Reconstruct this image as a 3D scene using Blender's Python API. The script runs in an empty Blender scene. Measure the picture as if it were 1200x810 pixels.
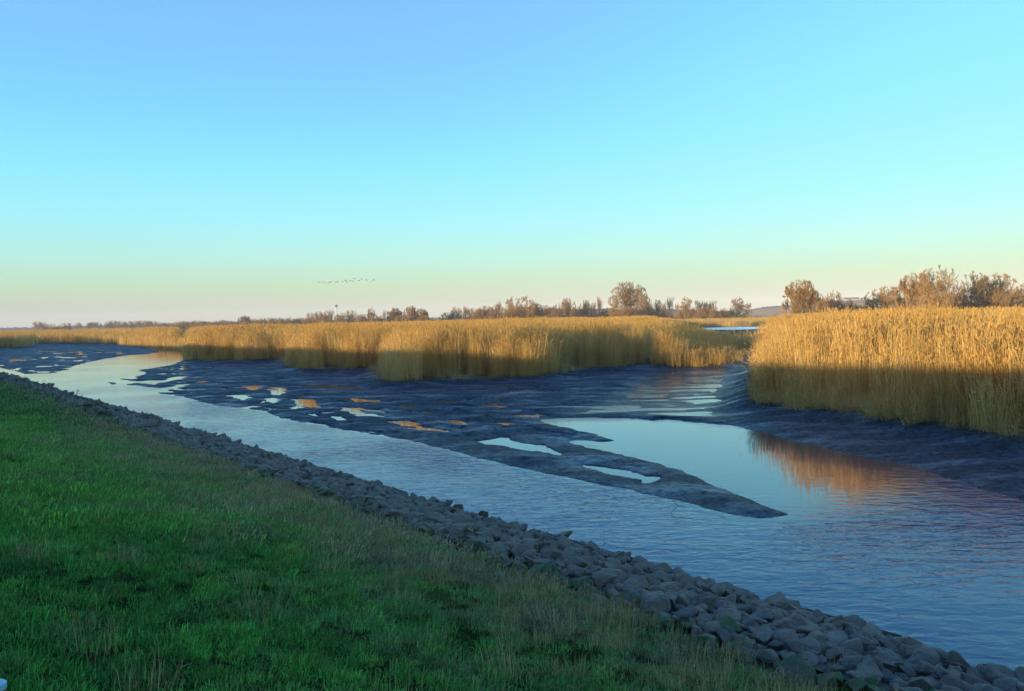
import bpy, math, random
import numpy as np
from mathutils import Matrix, Vector

random.seed(7); rng = np.random.default_rng(7)
scene = bpy.context.scene
COL = scene.collection

# ------------------------------------------------------------------ camera
F = 933.0; CAMZ = 4.0
PITCH = math.atan(31.0/F); ROLL = math.atan(0.0235)
r0 = np.array([1.0, 0, 0]); u0 = np.array([0, math.sin(PITCH), math.cos(PITCH)]); f0 = np.array([0, math.cos(PITCH), -math.sin(PITCH)])
RC = math.cos(ROLL)*r0 - math.sin(ROLL)*u0
UC = math.sin(ROLL)*r0 + math.cos(ROLL)*u0
cam = bpy.data.cameras.new("camera"); camo = bpy.data.objects.new("camera", cam); COL.objects.link(camo)
cam.sensor_width = 36.0; cam.lens = 36.0*F/1200.0; cam.clip_start = 0.05; cam.clip_end = 20000
camo.matrix_world = Matrix(((RC[0], UC[0], -f0[0], 0), (RC[1], UC[1], -f0[1], 0), (RC[2], UC[2], -f0[2], CAMZ), (0, 0, 0, 1)))
scene.camera = camo

# ------------------------------------------------------------------ light
SUN_EL = math.radians(5.75)
SDX, SDY = 0.80, 0.60                      # horizontal direction the sunlight travels
world = bpy.data.worlds.new("World"); scene.world = world; world.use_nodes = True
nt = world.node_tree; nt.nodes.clear()
def N(t, kind, **kw):
    n = t.nodes.new(kind)
    for k, v in kw.items(): setattr(n, k, v)
    return n
wo = N(nt, 'ShaderNodeOutputWorld'); bg = N(nt, 'ShaderNodeBackground'); sky = N(nt, 'ShaderNodeTexSky')
sky.sky_type = 'NISHITA'; sky.sun_disc = False; sky.sun_elevation = SUN_EL
sky.sun_rotation = math.atan2(-SDX, -SDY)
sky.air_density = 1.0; sky.dust_density = 0.6; sky.ozone_density = 1.5
tc = N(nt, 'ShaderNodeTexCoord'); sx = N(nt, 'ShaderNodeSeparateXYZ'); ramp = N(nt, 'ShaderNodeValToRGB')
EXPO = 1.0
def lin(c): return tuple(((v/255.0)/12.92 if v <= 10 else ((v/255.0+0.055)/1.055)**2.4) for v in c)
# clear winter evening sky: peach at the horizon, a greenish band, cyan, then blue; paler towards the antisolar side
SKYR = [(0.0, (184, 178, 168)), (0.024, (178, 190, 176)), (0.047, (172, 210, 182)), (0.079, (164, 228, 220)), (0.122, (146, 234, 248)),
        (0.186, (126, 226, 255)), (0.24, (117, 209, 255)), (0.30, (114, 196, 254)), (0.39, (118, 182, 250)), (0.65, (110, 170, 250)), (1.0, (94, 148, 240))]
cr = ramp.color_ramp
while len(cr.elements) > 1: cr.elements.remove(cr.elements[-1])
K_ = 0.10*2**EXPO
for n_, (p, c) in enumerate(SKYR):
    e = cr.elements[0] if n_ == 0 else cr.elements.new(p)
    e.position = p; e.color = (*[v*0.93/K_ for v in lin(c)], 1)
dotn = N(nt, 'ShaderNodeVectorMath', operation='DOT_PRODUCT'); dotn.inputs[1].default_value = (SDX, SDY, 0); nrm = N(nt, 'ShaderNodeVectorMath', operation='NORMALIZE')
fl = N(nt, 'ShaderNodeVectorMath', operation='MULTIPLY'); fl.inputs[1].default_value = (1, 1, 0)
nt.links.new(tc.outputs['Generated'], fl.inputs[0]); nt.links.new(fl.outputs[0], nrm.inputs[0]); nt.links.new(nrm.outputs[0], dotn.inputs[0])
side_ = N(nt, 'ShaderNodeMapRange', interpolation_type='SMOOTHSTEP'); side_.inputs['From Min'].default_value = 0.45; side_.inputs['From Max'].default_value = 1.0; side_.inputs['To Min'].default_value = 1.0; side_.inputs['To Max'].default_value = 0.60
zz = N(nt, 'ShaderNodeMath', operation='MULTIPLY'); nt.links.new(dotn.outputs['Value'], side_.inputs['Value']); nt.links.new(sx.outputs['Z'], zz.inputs[0])
hi_ = N(nt, 'ShaderNodeMapRange', interpolation_type='SMOOTHSTEP'); hi_.inputs['From Min'].default_value = 0.04; hi_.inputs['From Max'].default_value = 0.34; nt.links.new(sx.outputs['Z'], hi_.inputs['Value'])
bl_ = N(nt, 'ShaderNodeMix', data_type='FLOAT'); bl_.inputs[2].default_value = 1.0; nt.links.new(hi_.outputs[0], bl_.inputs[0]); nt.links.new(side_.outputs[0], bl_.inputs[3]); nt.links.new(bl_.outputs[0], zz.inputs[1])
nt.links.new(zz.outputs[0], ramp.inputs[0]); nt.links.new(tc.outputs['Generated'], sx.inputs[0])
mul = N(nt, 'ShaderNodeMix', data_type='RGBA', blend_type='ADD'); mul.inputs[0].default_value = 0.30
nt.links.new(ramp.outputs[0], mul.inputs[6]); nt.links.new(sky.outputs[0], mul.inputs[7])
nt.links.new(mul.outputs[2], bg.inputs[0]); nt.links.new(bg.outputs[0], wo.inputs[0])
bg.inputs[1].default_value = 0.10
sun = bpy.data.lights.new("sun", 'SUN'); suno = bpy.data.objects.new("sun", sun); COL.objects.link(suno)
sun.energy = 5.0; sun.angle = math.radians(0.6); sun.color = (1.0, 0.76, 0.44)
sd_ = Vector((SDX*math.cos(SUN_EL), SDY*math.cos(SUN_EL), -math.sin(SUN_EL)))
suno.rotation_euler = sd_.to_track_quat('-Z', 'Y').to_euler(); suno.location = (-20, -30, 20)
scene.view_settings.view_transform = 'Standard'; scene.view_settings.look = 'None'
scene.view_settings.exposure = EXPO; scene.view_settings.gamma = 1.0
scene.cycles.use_denoising = True
scene.cycles.max_bounces = 6; scene.cycles.diffuse_bounces = 3; scene.cycles.glossy_bounces = 3
scene.cycles.transmission_bounces = 4; scene.cycles.volume_bounces = 0; scene.cycles.transparent_max_bounces = 4
scene.cycles.use_adaptive_sampling = True

# ------------------------------------------------------------------ helpers
def ray(px, py):
    a, b = (px-600)/F, -(py-405)/F
    return a*RC + b*UC + f0
def P(px, py, z=0.0):
    """point of the level plane z seen at photo pixel (px, py)"""
    d = ray(px, py); t = (z-CAMZ)/d[2]; return (d[0]*t, d[1]*t)
def yh(px): return 374 - 0.0235*(px-600)
def PD(px, depth):
    d = ray(px, yh(px)); return (d[0]/d[1]*depth, depth)
def ZT(px, py, depth):
    d = ray(px, py); return CAMZ + d[2]/d[1]*depth
def poly(pts, z=0.0): return np.array([P(x, y, z) for x, y in pts])

def tag(o, label=None, cat=None, group=None, kind=None):
    if label: o['label'] = label
    if cat: o['category'] = cat
    if group: o['group'] = group
    if kind: o['kind'] = kind
    return o
def link(o, parent=None):
    COL.objects.link(o)
    if parent: o.parent = parent
    return o
def mesh_np(name, V, Fc, mat=None, smooth=False, attrs=None):
    """V (n,3); Fc list of integer arrays, each (m,3) or (m,4)"""
    me = bpy.data.meshes.new(name)
    V = np.asarray(V, dtype=np.float32)
    if not isinstance(Fc, list): Fc = [Fc]
    Fc = [np.asarray(f, dtype=np.int32) for f in Fc if len(f)]
    me.vertices.add(len(V)); me.vertices.foreach_set("co", V.ravel())
    loops = np.concatenate([f.ravel() for f in Fc]); sizes = np.concatenate([np.full(len(f), f.shape[1], np.int32) for f in Fc])
    starts = np.concatenate([[0], np.cumsum(sizes)[:-1]]).astype(np.int32)
    me.loops.add(len(loops)); me.loops.foreach_set("vertex_index", loops)
    me.polygons.add(len(sizes)); me.polygons.foreach_set("loop_start", starts)
    me.polygons.foreach_set("use_smooth", np.full(len(sizes), bool(smooth)))
    me.update(calc_edges=True)
    for k, v in (attrs or {}).items():
        v = np.asarray(v, dtype=np.float32)
        if v.ndim == 1:
            a = me.attributes.new(k, 'FLOAT', 'POINT'); a.data.foreach_set("value", v)
        else:
            a = me.attributes.new(k, 'FLOAT_COLOR', 'POINT'); a.data.foreach_set("color", np.hstack([v, np.ones((len(v), 1), np.float32)]).ravel())
    if mat: me.materials.append(mat)
    me.validate()
    return me
def obj_np(name, V, Fc, mat=None, parent=None, **kw):
    me = mesh_np(name, V, Fc, mat, **kw); return link(bpy.data.objects.new(name, me), parent)
class Acc:
    """gathers small pieces into one mesh"""
    def __init__(s): s.V = []; s.F3 = []; s.F4 = []; s.C = []; s.n = 0
    def add(s, V, F3=None, F4=None, col=(1, 1, 1)):
        V = np.asarray(V, float); s.V.append(V)
        if F3 is not None and len(F3): s.F3.append(np.asarray(F3)+s.n)
        if F4 is not None and len(F4): s.F4.append(np.asarray(F4)+s.n)
        col = np.asarray(col, float)
        s.C.append(np.tile(col, (len(V), 1)) if col.ndim == 1 else col); s.n += len(V)
    def mesh(s, name, mat, smooth=False):
        Fc = []
        if s.F3: Fc.append(np.vstack(s.F3))
        if s.F4: Fc.append(np.vstack(s.F4))
        return mesh_np(name, np.vstack(s.V), Fc, mat, smooth=smooth, attrs={'col': np.vstack(s.C)})
    def tube(s, pts, rad, k=5, col=(1, 1, 1)):
        pts = np.asarray(pts, float); rad = np.asarray(rad, float); n = len(pts)
        d = np.gradient(pts, axis=0); d /= np.linalg.norm(d, axis=1)[:, None]+1e-9
        ref = np.array([0.31, 0.95, 0.05]); a = np.cross(d, ref); a /= np.linalg.norm(a, axis=1)[:, None]+1e-9; b = np.cross(d, a)
        th = np.arange(k)*2*math.pi/k
        V = pts[:, None]+rad[:, None, None]*(np.cos(th)[None, :, None]*a[:, None]+np.sin(th)[None, :, None]*b[:, None])
        i = np.arange(n-1)[:, None]*k; j = np.arange(k)[None]; j2 = (j+1) % k
        q = np.stack([i+j, i+j2, i+k+j2, i+k+j], -1).reshape(-1, 4)
        s.add(V.reshape(-1, 3), F4=q, col=col)
def vnoise(x, y, seed=0):
    x = np.asarray(x, float); y = np.asarray(y, float)
    xi = np.floor(x); yi = np.floor(y); fx = x-xi; fy = y-yi
    fx = fx*fx*(3-2*fx); fy = fy*fy*(3-2*fy)
    def h(a, b):
        v = np.sin(a*127.1+b*311.7+seed*74.7)*43758.5453; return v-np.floor(v)
    return (h(xi, yi)*(1-fx)+h(xi+1, yi)*fx)*(1-fy)+(h(xi, yi+1)*(1-fx)+h(xi+1, yi+1)*fx)*fy
def fbm(x, y, o=4, seed=0):
    s = 0; a = 0.5; t = 0
    for k in range(o):
        s = s+a*vnoise(x*2**k+13.7*k, y*2**k-7.1*k, seed+k); t += a; a *= 0.5
    return s/t                              # 0..1
def sstep(a, b, x):
    t = np.clip((x-a)/(b-a), 0, 1); return t*t*(3-2*t)
def sdf(pg, X, Y):
    """signed distance, positive inside"""
    pg = np.asarray(pg, float); x = X.ravel(); y = Y.ravel(); best = np.full(x.shape, 1e18); ins = np.zeros(x.shape, bool)
    for i in range(len(pg)):
        ax, ay = pg[i]; bx, by = pg[(i+1) % len(pg)]; ex, ey = bx-ax, by-ay; L = ex*ex+ey*ey+1e-12
        t = np.clip(((x-ax)*ex+(y-ay)*ey)/L, 0, 1); dd = (x-ax-t*ex)**2+(y-ay-t*ey)**2
        np.minimum(best, dd, out=best)
        if ay != by: ins ^= ((ay > y) != (by > y)) & (x < (bx-ax)*(y-ay)/(by-ay)+ax)
    return (np.sqrt(best)*np.where(ins, 1, -1)).reshape(X.shape)

# dike frame: u along the bank (away, to the left), d inland from the water's edge
TX, TY = -0.63, 0.777; NX, NY = -0.777, -0.63
WX, WY = 0.0, 15.5; DOFF = 9.8; 
def ud(x, y):
    return (x*TX+y*TY), (x*NX+y*NY)+DOFF
def xy(u, d): return (u*TX+(d-DOFF)*NX, u*TY+(d-DOFF)*NY)
def dike_z(u, d):
    z = np.interp(d, [-6, -2, 24.5, 25.5, 28.5, 29.5, 45, 60], [-1.65, -.65, 6.3, 6.45, 6.45, 6.3, 0.9, 0.75])
    return z

# ------------------------------------------------------------------ materials
def new_mat(name):
    m = bpy.data.materials.new(name); m.use_nodes = True; t = m.node_tree
    b = t.nodes['Principled BSDF']; return m, t, b
def noise(t, scale, detail=4, rough=0.6, vec=None, sc3=None):
    n = N(t, 'ShaderNodeTexNoise'); n.inputs['Scale'].default_value = scale; n.inputs['Detail'].default_value = detail; n.inputs['Roughness'].default_value = rough
    g = N(t, 'ShaderNodeNewGeometry'); src = g.outputs['Position']
    if sc3:
        mp = N(t, 'ShaderNodeMapping'); mp.inputs['Scale'].default_value = sc3; mp.inputs['Rotation'].default_value = (0, 0, vec or 0); t.links.new(src, mp.inputs[0]); src = mp.outputs[0]
    t.links.new(src, n.inputs['Vector']); return n
def rmp(t, src, stops):
    r = N(t, 'ShaderNodeValToRGB'); e = r.color_ramp.elements
    while len(e) > 1: e.remove(e[-1])
    e[0].position = stops[0][0]; e[0].color = (*stops[0][1], 1) if not isinstance(stops[0][1], float) else (stops[0][1],)*3+(1,)
    for p, c in stops[1:]:
        k = e.new(p); k.color = (*c, 1) if not isinstance(c, float) else (c, c, c, 1)
    t.links.new(src, r.inputs[0]); return r
def mixc(t, f, a, b, mode='MIX'):
    m = N(t, 'ShaderNodeMix', data_type='RGBA', blend_type=mode)
    for sock, v in ((m.inputs[0], f), (m.inputs[6], a), (m.inputs[7], b)):
        if isinstance(v, (int, float)): sock.default_value = v
        elif isinstance(v, tuple): sock.default_value = (*v, 1)
        else: t.links.new(v, sock)
    return m.outputs[2]
def math_(t, op, a, b=0.5):
    m = N(t, 'ShaderNodeMath', operation=op)
    for s, v in ((m.inputs[0], a), (m.inputs[1], b)):
        if isinstance(v, (int, float)): s.default_value = v
        else: t.links.new(v, s)
    return m.outputs[0]
def bump(t, b, src, dist, strength=1.0, prev=None):
    k = N(t, 'ShaderNodeBump'); k.inputs['Distance'].default_value = dist
    if isinstance(strength, (int, float)): k.inputs['Strength'].default_value = strength
    else: t.links.new(strength, k.inputs['Strength'])
    t.links.new(src, k.inputs['Height'])
    if prev: t.links.new(prev, k.inputs['Normal'])
    if b: t.links.new(k.outputs[0], b.inputs['Normal'])
    return k.outputs[0]
def attr(t, name):
    a = N(t, 'ShaderNodeAttribute'); a.attribute_name = name; return a

# mud and marsh ground
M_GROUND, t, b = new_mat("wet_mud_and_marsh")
veg = attr(t, 'veg').outputs['Fac']
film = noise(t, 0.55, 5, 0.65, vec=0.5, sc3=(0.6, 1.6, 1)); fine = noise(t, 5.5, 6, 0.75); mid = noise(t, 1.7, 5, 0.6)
mudc = rmp(t, mid.outputs[0], [(0.3, (0.012, 0.033, 0.056)), (0.7, (0.030, 0.068, 0.104))])  # blue of the reflected sky tinted into the mud's base colour
spk = rmp(t, noise(t, 9, 5, 0.85).outputs[0], [(0.40, 0.35), (0.60, 1.8)]).outputs[0]
litc = rmp(t, noise(t, 1.1, 6, 0.7).outputs[0], [(0.3, (0.06, 0.045, 0.02)), (0.5, (0.13, 0.10, 0.04)), (0.7, (0.26, 0.19, 0.08))])
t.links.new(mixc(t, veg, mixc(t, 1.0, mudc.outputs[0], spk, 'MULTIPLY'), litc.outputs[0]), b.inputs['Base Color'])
wet = rmp(t, film.outputs[0], [(0.50, 0.60), (0.60, 0.40), (0.68, 0.16)])
wf = math_(t, 'SUBTRACT', 1.0, math_(t, 'MULTIPLY', attr(t, 'wet').outputs['Fac'], 0.60)); vr = mixc(t, veg, mixc(t, math_(t, 'MULTIPLY', attr(t, 'drier').outputs['Fac'], 0.8), mixc(t, 1.0, wet.outputs[0], wf, 'MULTIPLY'), (0.36, 0.36, 0.36)), (0.95, 0.95, 0.95)); t.links.new(vr, b.inputs['Roughness'])
b.inputs['IOR'].default_value = 1.42
t.links.new(rmp(t, noise(t, 6, 6, 0.8).outputs[0], [(0.40, 0.04), (0.50, 0.26), (0.60, 0.80)]).outputs[0], b.inputs['Specular IOR Level'])
dry = rmp(t, film.outputs[0], [(0.46, 1.0), (0.64, 0.12)])
n1 = bump(t, None, mid.outputs[0], 0.10, dry.outputs[0])
n2 = bump(t, None, fine.outputs[0], 0.34, dry.outputs[0], prev=n1); grit = noise(t, 17, 4, 0.75); bump(t, b, grit.outputs[0], 0.12, dry.outputs[0], prev=n2)

# water
def water_mat(name, ripples=True):
    m, t, b = new_mat(name)
    b.inputs['Base Color'].default_value = (0.009, 0.030, 0.064, 1); b.inputs['Roughness'].default_value = 0.02; b.inputs['IOR'].default_value = 1.40
    if ripples:
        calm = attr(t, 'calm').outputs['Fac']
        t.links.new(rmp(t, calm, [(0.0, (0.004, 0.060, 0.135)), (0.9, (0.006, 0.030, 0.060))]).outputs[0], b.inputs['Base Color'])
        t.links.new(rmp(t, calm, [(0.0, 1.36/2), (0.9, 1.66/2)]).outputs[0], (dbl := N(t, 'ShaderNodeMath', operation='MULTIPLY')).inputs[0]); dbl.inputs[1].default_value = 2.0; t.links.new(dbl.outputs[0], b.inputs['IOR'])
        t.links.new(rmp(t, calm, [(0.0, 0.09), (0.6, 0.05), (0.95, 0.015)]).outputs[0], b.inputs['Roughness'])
        st = math_(t, 'SUBTRACT', 1.0, calm)
        a = noise(t, 3.0, 3, 0.5, vec=0.35, sc3=(0.7, 1.5, 1)); c = noise(t, 0.6, 2, 0.5, vec=0.3, sc3=(0.6, 1.4, 1))
        patch = rmp(t, noise(t, 0.16, 2, 0.5).outputs[0], [(0.36, 0.35), (0.62, 1.0)]).outputs[0]; st = math_(t, 'MULTIPLY', st, patch); d = noise(t, 11, 2, 0.5, vec=0.7, sc3=(0.7, 1.5, 1))
        a.inputs['Distortion'].default_value = 0.6
        n1 = bump(t, None, c.outputs[0], 0.045, st); n2 = bump(t, None, a.outputs[0], 0.040, st, prev=n1); bump(t, b, d.outputs[0], 0.005, st, prev=n2)
    return m
M_WATER = water_mat("river_water"); M_POND, t, b = new_mat("pond_pale_sheen"); b.inputs["Base Color"].default_value = (0.80, 0.80, 0.78, 1); b.inputs["Roughness"].default_value = 0.30; bump(t, b, noise(t, 0.8, 4).outputs[0], 0.02)  # pond: bright sky reflection painted as a pale base colour

# reeds, grass, twigs
def leaf_mat(name, c0, c1, nscale, transl=0.35, rough=0.7, hue=None, stops=(0.35, 0.65), spec=0.25):
    m, t, b = new_mat(name); out = t.nodes['Material Output']
    c = rmp(t, noise(t, nscale, 4, 0.6).outputs[0], [(stops[0], c0), (stops[1], c1)]).outputs[0]
    if hue:                                 # the turf is drier low on the slope, towards the stones
        ge = N(t, 'ShaderNodeNewGeometry'); dp = N(t, 'ShaderNodeVectorMath', operation='DOT_PRODUCT'); dp.inputs[1].default_value = (NX, NY, 0); t.links.new(ge.outputs['Position'], dp.inputs[0])
        dry_ = rmp(t, math_(t, 'DIVIDE', math_(t, 'ADD', dp.outputs['Value'], DOFF), 12.0), [(0.30, 0.36), (0.58, 0.10), (0.72, 0.0)]).outputs[0]
        c = mixc(t, rmp(t, math_(t, 'ADD', noise(t, hue[0], 5, 0.7).outputs[0], dry_), [(hue[2], 0.0), (hue[3], 1.0)]).outputs[0], c, hue[1])
    c = mixc(t, 1.0, c, attr(t, 'col').outputs['Color'], 'MULTIPLY')
    t.links.new(c, b.inputs['Base Color']); b.inputs['Roughness'].default_value = rough; b.inputs['Specular IOR Level'].default_value = spec
    tr = N(t, 'ShaderNodeBsdfTranslucent'); t.links.new(c, tr.inputs[0]); mx = N(t, 'ShaderNodeMixShader'); mx.inputs[0].default_value = transl
    t.links.new(b.outputs[0], mx.inputs[1]); t.links.new(tr.outputs[0], mx.inputs[2]); t.links.new(mx.outputs[0], out.inputs[0])
    return m
M_REED = leaf_mat("dry_reed", (0.70, 0.46, 0.14), (0.86, 0.60, 0.21), 0.35, 0.45)
M_GRASS = leaf_mat("meadow_grass", (0.060, 0.225, 0.036), (0.120, 0.335, 0.056), 0.8, 0.3, hue=(0.9, (0.20, 0.21, 0.125), 0.55, 0.88), stops=(0.3, 0.7))
M_DRY = leaf_mat("dry_grass", (0.26, 0.25, 0.11), (0.42, 0.36, 0.17), 1.4, 0.3)
M_TWIG = leaf_mat("twigs", (0.25, 0.145, 0.058), (0.36, 0.22, 0.088), 0.08, 0.1)
M_BARK = leaf_mat("bark", (0.16, 0.12, 0.085), (0.26, 0.19, 0.12), 0.9, 0.0)

# dike soil
M_SOIL, t, b = new_mat("dike_turf"); b.inputs['Specular IOR Level'].default_value = 0.0
s1 = noise(t, 1.3, 6, 0.7)
b_c = rmp(t, s1.outputs[0], [(0.3, (0.012, 0.026, 0.008)), (0.5, (0.018, 0.036, 0.010)), (0.68, (0.030, 0.024, 0.015))])
t.links.new(b_c.outputs[0], b.inputs['Base Color']); b.inputs['Roughness'].default_value = 0.95
bump(t, b, noise(t, 30, 4, 0.7).outputs[0], 0.04)
# stone
def stone_mat(name, moss):
    m, t, b = new_mat(name); oi = N(t, 'ShaderNodeObjectInfo')
    base = rmp(t, noise(t, 2.3, 6, 0.65).outputs[0], [(0.3, (0.07, 0.07, 0.055)), (0.5, (0.12, 0.118, 0.094)), (0.7, (0.19, 0.18, 0.14))]).outputs[0]
    var = rmp(t, oi.outputs['Random'], [(0.0, (0.75, 0.78, 0.85)), (0.5, (1.0, 1.0, 1.0)), (1.0, (1.25, 1.12, 1.0))]).outputs[0]
    c = mixc(t, 1.0, base, var, 'MULTIPLY')
    c = mixc(t, 1.0, c, attr(t, 'tone').outputs['Color'], 'MULTIPLY') if False else c
    sp = rmp(t, noise(t, 28, 4, 0.7).outputs[0], [(0.35, 0.72), (0.6, 1.08)]).outputs[0]; c = mixc(t, 1.0, c, sp, 'MULTIPLY')
    if moss:
        mk = rmp(t, noise(t, 3.0, 5, 0.7).outputs[0], [(0.38, 0.0), (0.56, 1.0)]).outputs[0]
        c = mixc(t, mk, c, (0.035, 0.075, 0.018))
    t.links.new(c, b.inputs['Base Color']); b.inputs['Roughness'].default_value = 0.8
    n1 = bump(t, None, noise(t, 7, 5, 0.7).outputs[0], 0.05); bump(t, b, noise(t, 45, 4, 0.7).outputs[0], 0.01, prev=n1)
    return m
M_STONE = stone_mat("grey_stone", False); M_MOSS = stone_mat("mossy_stone", True)
def flat_mat(name, c, rough=0.8, nz=3.0, var=0.25):
    m, t, b = new_mat(name); c = tuple(c)
    r = rmp(t, noise(t, nz, 4).outputs[0], [(0.3, tuple(v*(1-var) for v in c)), (0.7, tuple(v*(1+var) for v in c))])
    t.links.new(r.outputs[0], b.inputs['Base Color']); b.inputs['Roughness'].default_value = rough; return m
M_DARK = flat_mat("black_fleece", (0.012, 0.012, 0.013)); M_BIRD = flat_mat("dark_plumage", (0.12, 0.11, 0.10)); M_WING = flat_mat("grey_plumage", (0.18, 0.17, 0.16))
M_TOWER = flat_mat("pale_concrete", (0.48, 0.44, 0.42)); M_THEAD = flat_mat("dark_steel", (0.07, 0.06, 0.06))
M_PLASTER = flat_mat("cream_plaster", (0.30, 0.25, 0.18)); M_ROOF = flat_mat("brown_roof_tiles", (0.20, 0.12, 0.08)); M_GLASS = flat_mat("dark_window", (0.03, 0.035, 0.04), 0.15)
M_PAINT = flat_mat("pale_blue_paint", (0.30, 0.55, 0.62), 0.5); M_STAKE = flat_mat("weathered_wood", (0.12, 0.09, 0.06))
M_HILL = flat_mat("hill_scrub", (0.13, 0.095, 0.07), 0.95, 0.03); M_WOOD = flat_mat("distant_wood", (0.045, 0.045, 0.055), 0.95, 0.02); 

# ------------------------------------------------------------------ plan of the land, read off the photograph
shore = [(-60, 437), (25, 441), (32, 438), (60, 437.5), (76, 434), (90, 428), (120, 421), (150, 416.3), (175, 414.5), (187, 412.6), (182, 409.8), (170, 407),
 (150, 405.3), (130, 404), (116, 402.4), (125, 401.6), (150, 402.6), (170, 404.4), (200, 407.4), (220, 409), (219.5, 416), (218, 421.5), (207, 426), (189, 430), (172, 432.8), (159, 434),
 (172, 436), (169, 439), (158, 441.3), (164, 443.5), (158, 444.6), (140, 444), (150, 446), (163, 446.6), (176, 445.7), (193, 445.2), (201, 442), (219, 440.6), (220.5, 442.4), (213, 444.6), (193, 447.9), (180, 451.4),
 (162, 448.6), (147, 450.6), (165, 452.6), (185, 454.4), (198, 453.7), (209, 450.3), (223, 449.9), (217, 452.6), (197, 457.3), (202, 460.4), (181, 460.3), (193, 462), (203, 463.6), (220, 466.3),
 (233, 470), (250, 474.5), (277, 478), (300, 480), (317, 482.5), (323, 488), (343, 493), (387, 501), (433, 508), (467, 515), (480, 517), (513, 524), (560, 537), (600, 546), (643, 555), (687, 565),
 (713, 569), (740, 573), (747, 577), (777, 583), (813, 592), (853, 602.7), (893, 607.7), (913, 606.5), (928, 604), (900, 593), (870, 581.7), (837, 570), (827, 562.7), (793, 549), (777, 545),
 (740, 536), (703, 528), (690, 525), (670, 519.5), (667, 516), (680, 515.5), (705, 518), (725, 517), (700, 509), (683, 506), (670, 502.5), (640, 496), (636, 492.2), (660, 490), (693, 489.6), (747, 490.7),
 (793, 493), (847, 497.3), (870, 501.7), (893, 506.7), (925, 516), (972, 526), (1012, 535), (1050, 542.5), (1087, 550), (1112, 561), (1137, 569), (1170, 579), (1200, 587), (1300, 612), (1480, 660)]
land = np.vstack([poly(shore), [[60, 6], [400, -60], [7000, -200], [7000, 7000], [-7000, 7000], [-7000, 3000]]])
holes_px = [
 [(555, 517), (572, 516), (590, 512.5), (612, 519), (637, 522), (660, 532), (657, 534), (634, 530.5), (608, 527), (592, 523.5), (566, 520.5)],
 [(682, 544.5), (703, 547), (735, 551), (758, 557.5), (775, 559.5), (772, 564), (754, 568), (752, 563), (742, 562), (718, 556.5), (690, 549)],
 [(272, 463), (289, 462.5), (294, 466), (286, 469), (275, 467)], [(291, 452), (303, 452), (306, 454.5), (297, 458.5), (291, 456)], [(321, 454), (334, 454.5), (338, 457), (329, 463), (322, 463), (319, 460)],
 [(309, 467), (322, 466), (329, 471), (319, 473)], [(342, 468), (366, 468), (371, 474), (376, 478), (352, 477), (347, 472)], [(409, 466.8), (440, 468.5), (447, 471), (418, 471.5)],
 [(398, 477), (417, 478), (430, 484), (451, 488.5), (420, 488), (404, 481)], [(457, 494), (478, 493), (498, 497), (472, 499.5)], [(460, 474), (478, 475), (484, 478.5), (468, 478)], [(494, 482.5), (505, 483), (508, 485), (497, 485)],
 [(476, 501.5), (500, 502), (527, 505), (525, 506.7), (490, 504.5)], [(522, 492), (537, 493), (555, 498), (545, 498.7), (530, 496)], [(578, 495.5), (592, 495.5), (604, 499.5), (590, 499)],
 [(497, 469), (530, 469.5), (552, 472), (520, 471.8)], [(560, 472.5), (580, 473.5), (603, 478.3), (585, 478), (570, 475)], [(388, 488), (400, 488.5), (411, 495), (398, 494)], [(348, 452), (400, 452), (470, 455.5), (500, 458.5), (440, 457), (370, 455)],
 [(217, 432.5), (220, 431.3), (222, 432.6), (219, 433.4)], [(183, 438), (194, 437.6), (193, 438.8), (185, 439)], [(200, 438.5), (206, 438.3), (204, 440)], [(210, 432), (220, 431), (221, 432.5), (213, 433.3)],
 [(600, 486), (625, 487), (634, 490), (610, 489)], [(690, 477.5), (745, 477), (748, 478.5), (700, 479.3)], [(800, 470), (850, 467.5), (860, 469), (815, 473)],
 [(230, 447.5), (240, 446.5), (243, 448), (234, 448.8)], [(640, 475), (660, 475.6), (700, 476.5), (690, 477.6), (650, 476.8)],
 [(13, 421.5), (18, 423), (17, 424.5), (12, 423.5)], [(13, 432), (24, 431), (26, 433.5), (15, 434.5)], [(90, 411), (95, 411.5), (97, 415), (92, 416)], [(64, 426.5), (69, 426.5), (69, 428.6), (65, 428.6)],
 [(48, 419), (55, 418.5), (55, 420.5), (50, 420.5)], [(88, 423.2), (96, 421.6), (97, 423), (91, 424)], [(60, 412), (67, 411.3), (66, 413)], [(80, 411), (83, 410.6), (82, 412)], [(97, 417), (101, 417.3), (99, 419)], [(36, 434), (41, 434.5), (39, 436)],
 [(45, 436), (58, 436), (57, 437), (47, 437)], [(60, 414.5), (76, 413), (70, 415.3)],
]
holes = [poly(h) for h in holes_px]
blob = poly([(124, 446.8), (130, 447.3), (138, 450), (137, 451.2), (131, 450.4)])
ZB = 0.45
def front(pts): return [P(x, y, ZB) for x, y in pts]
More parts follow.
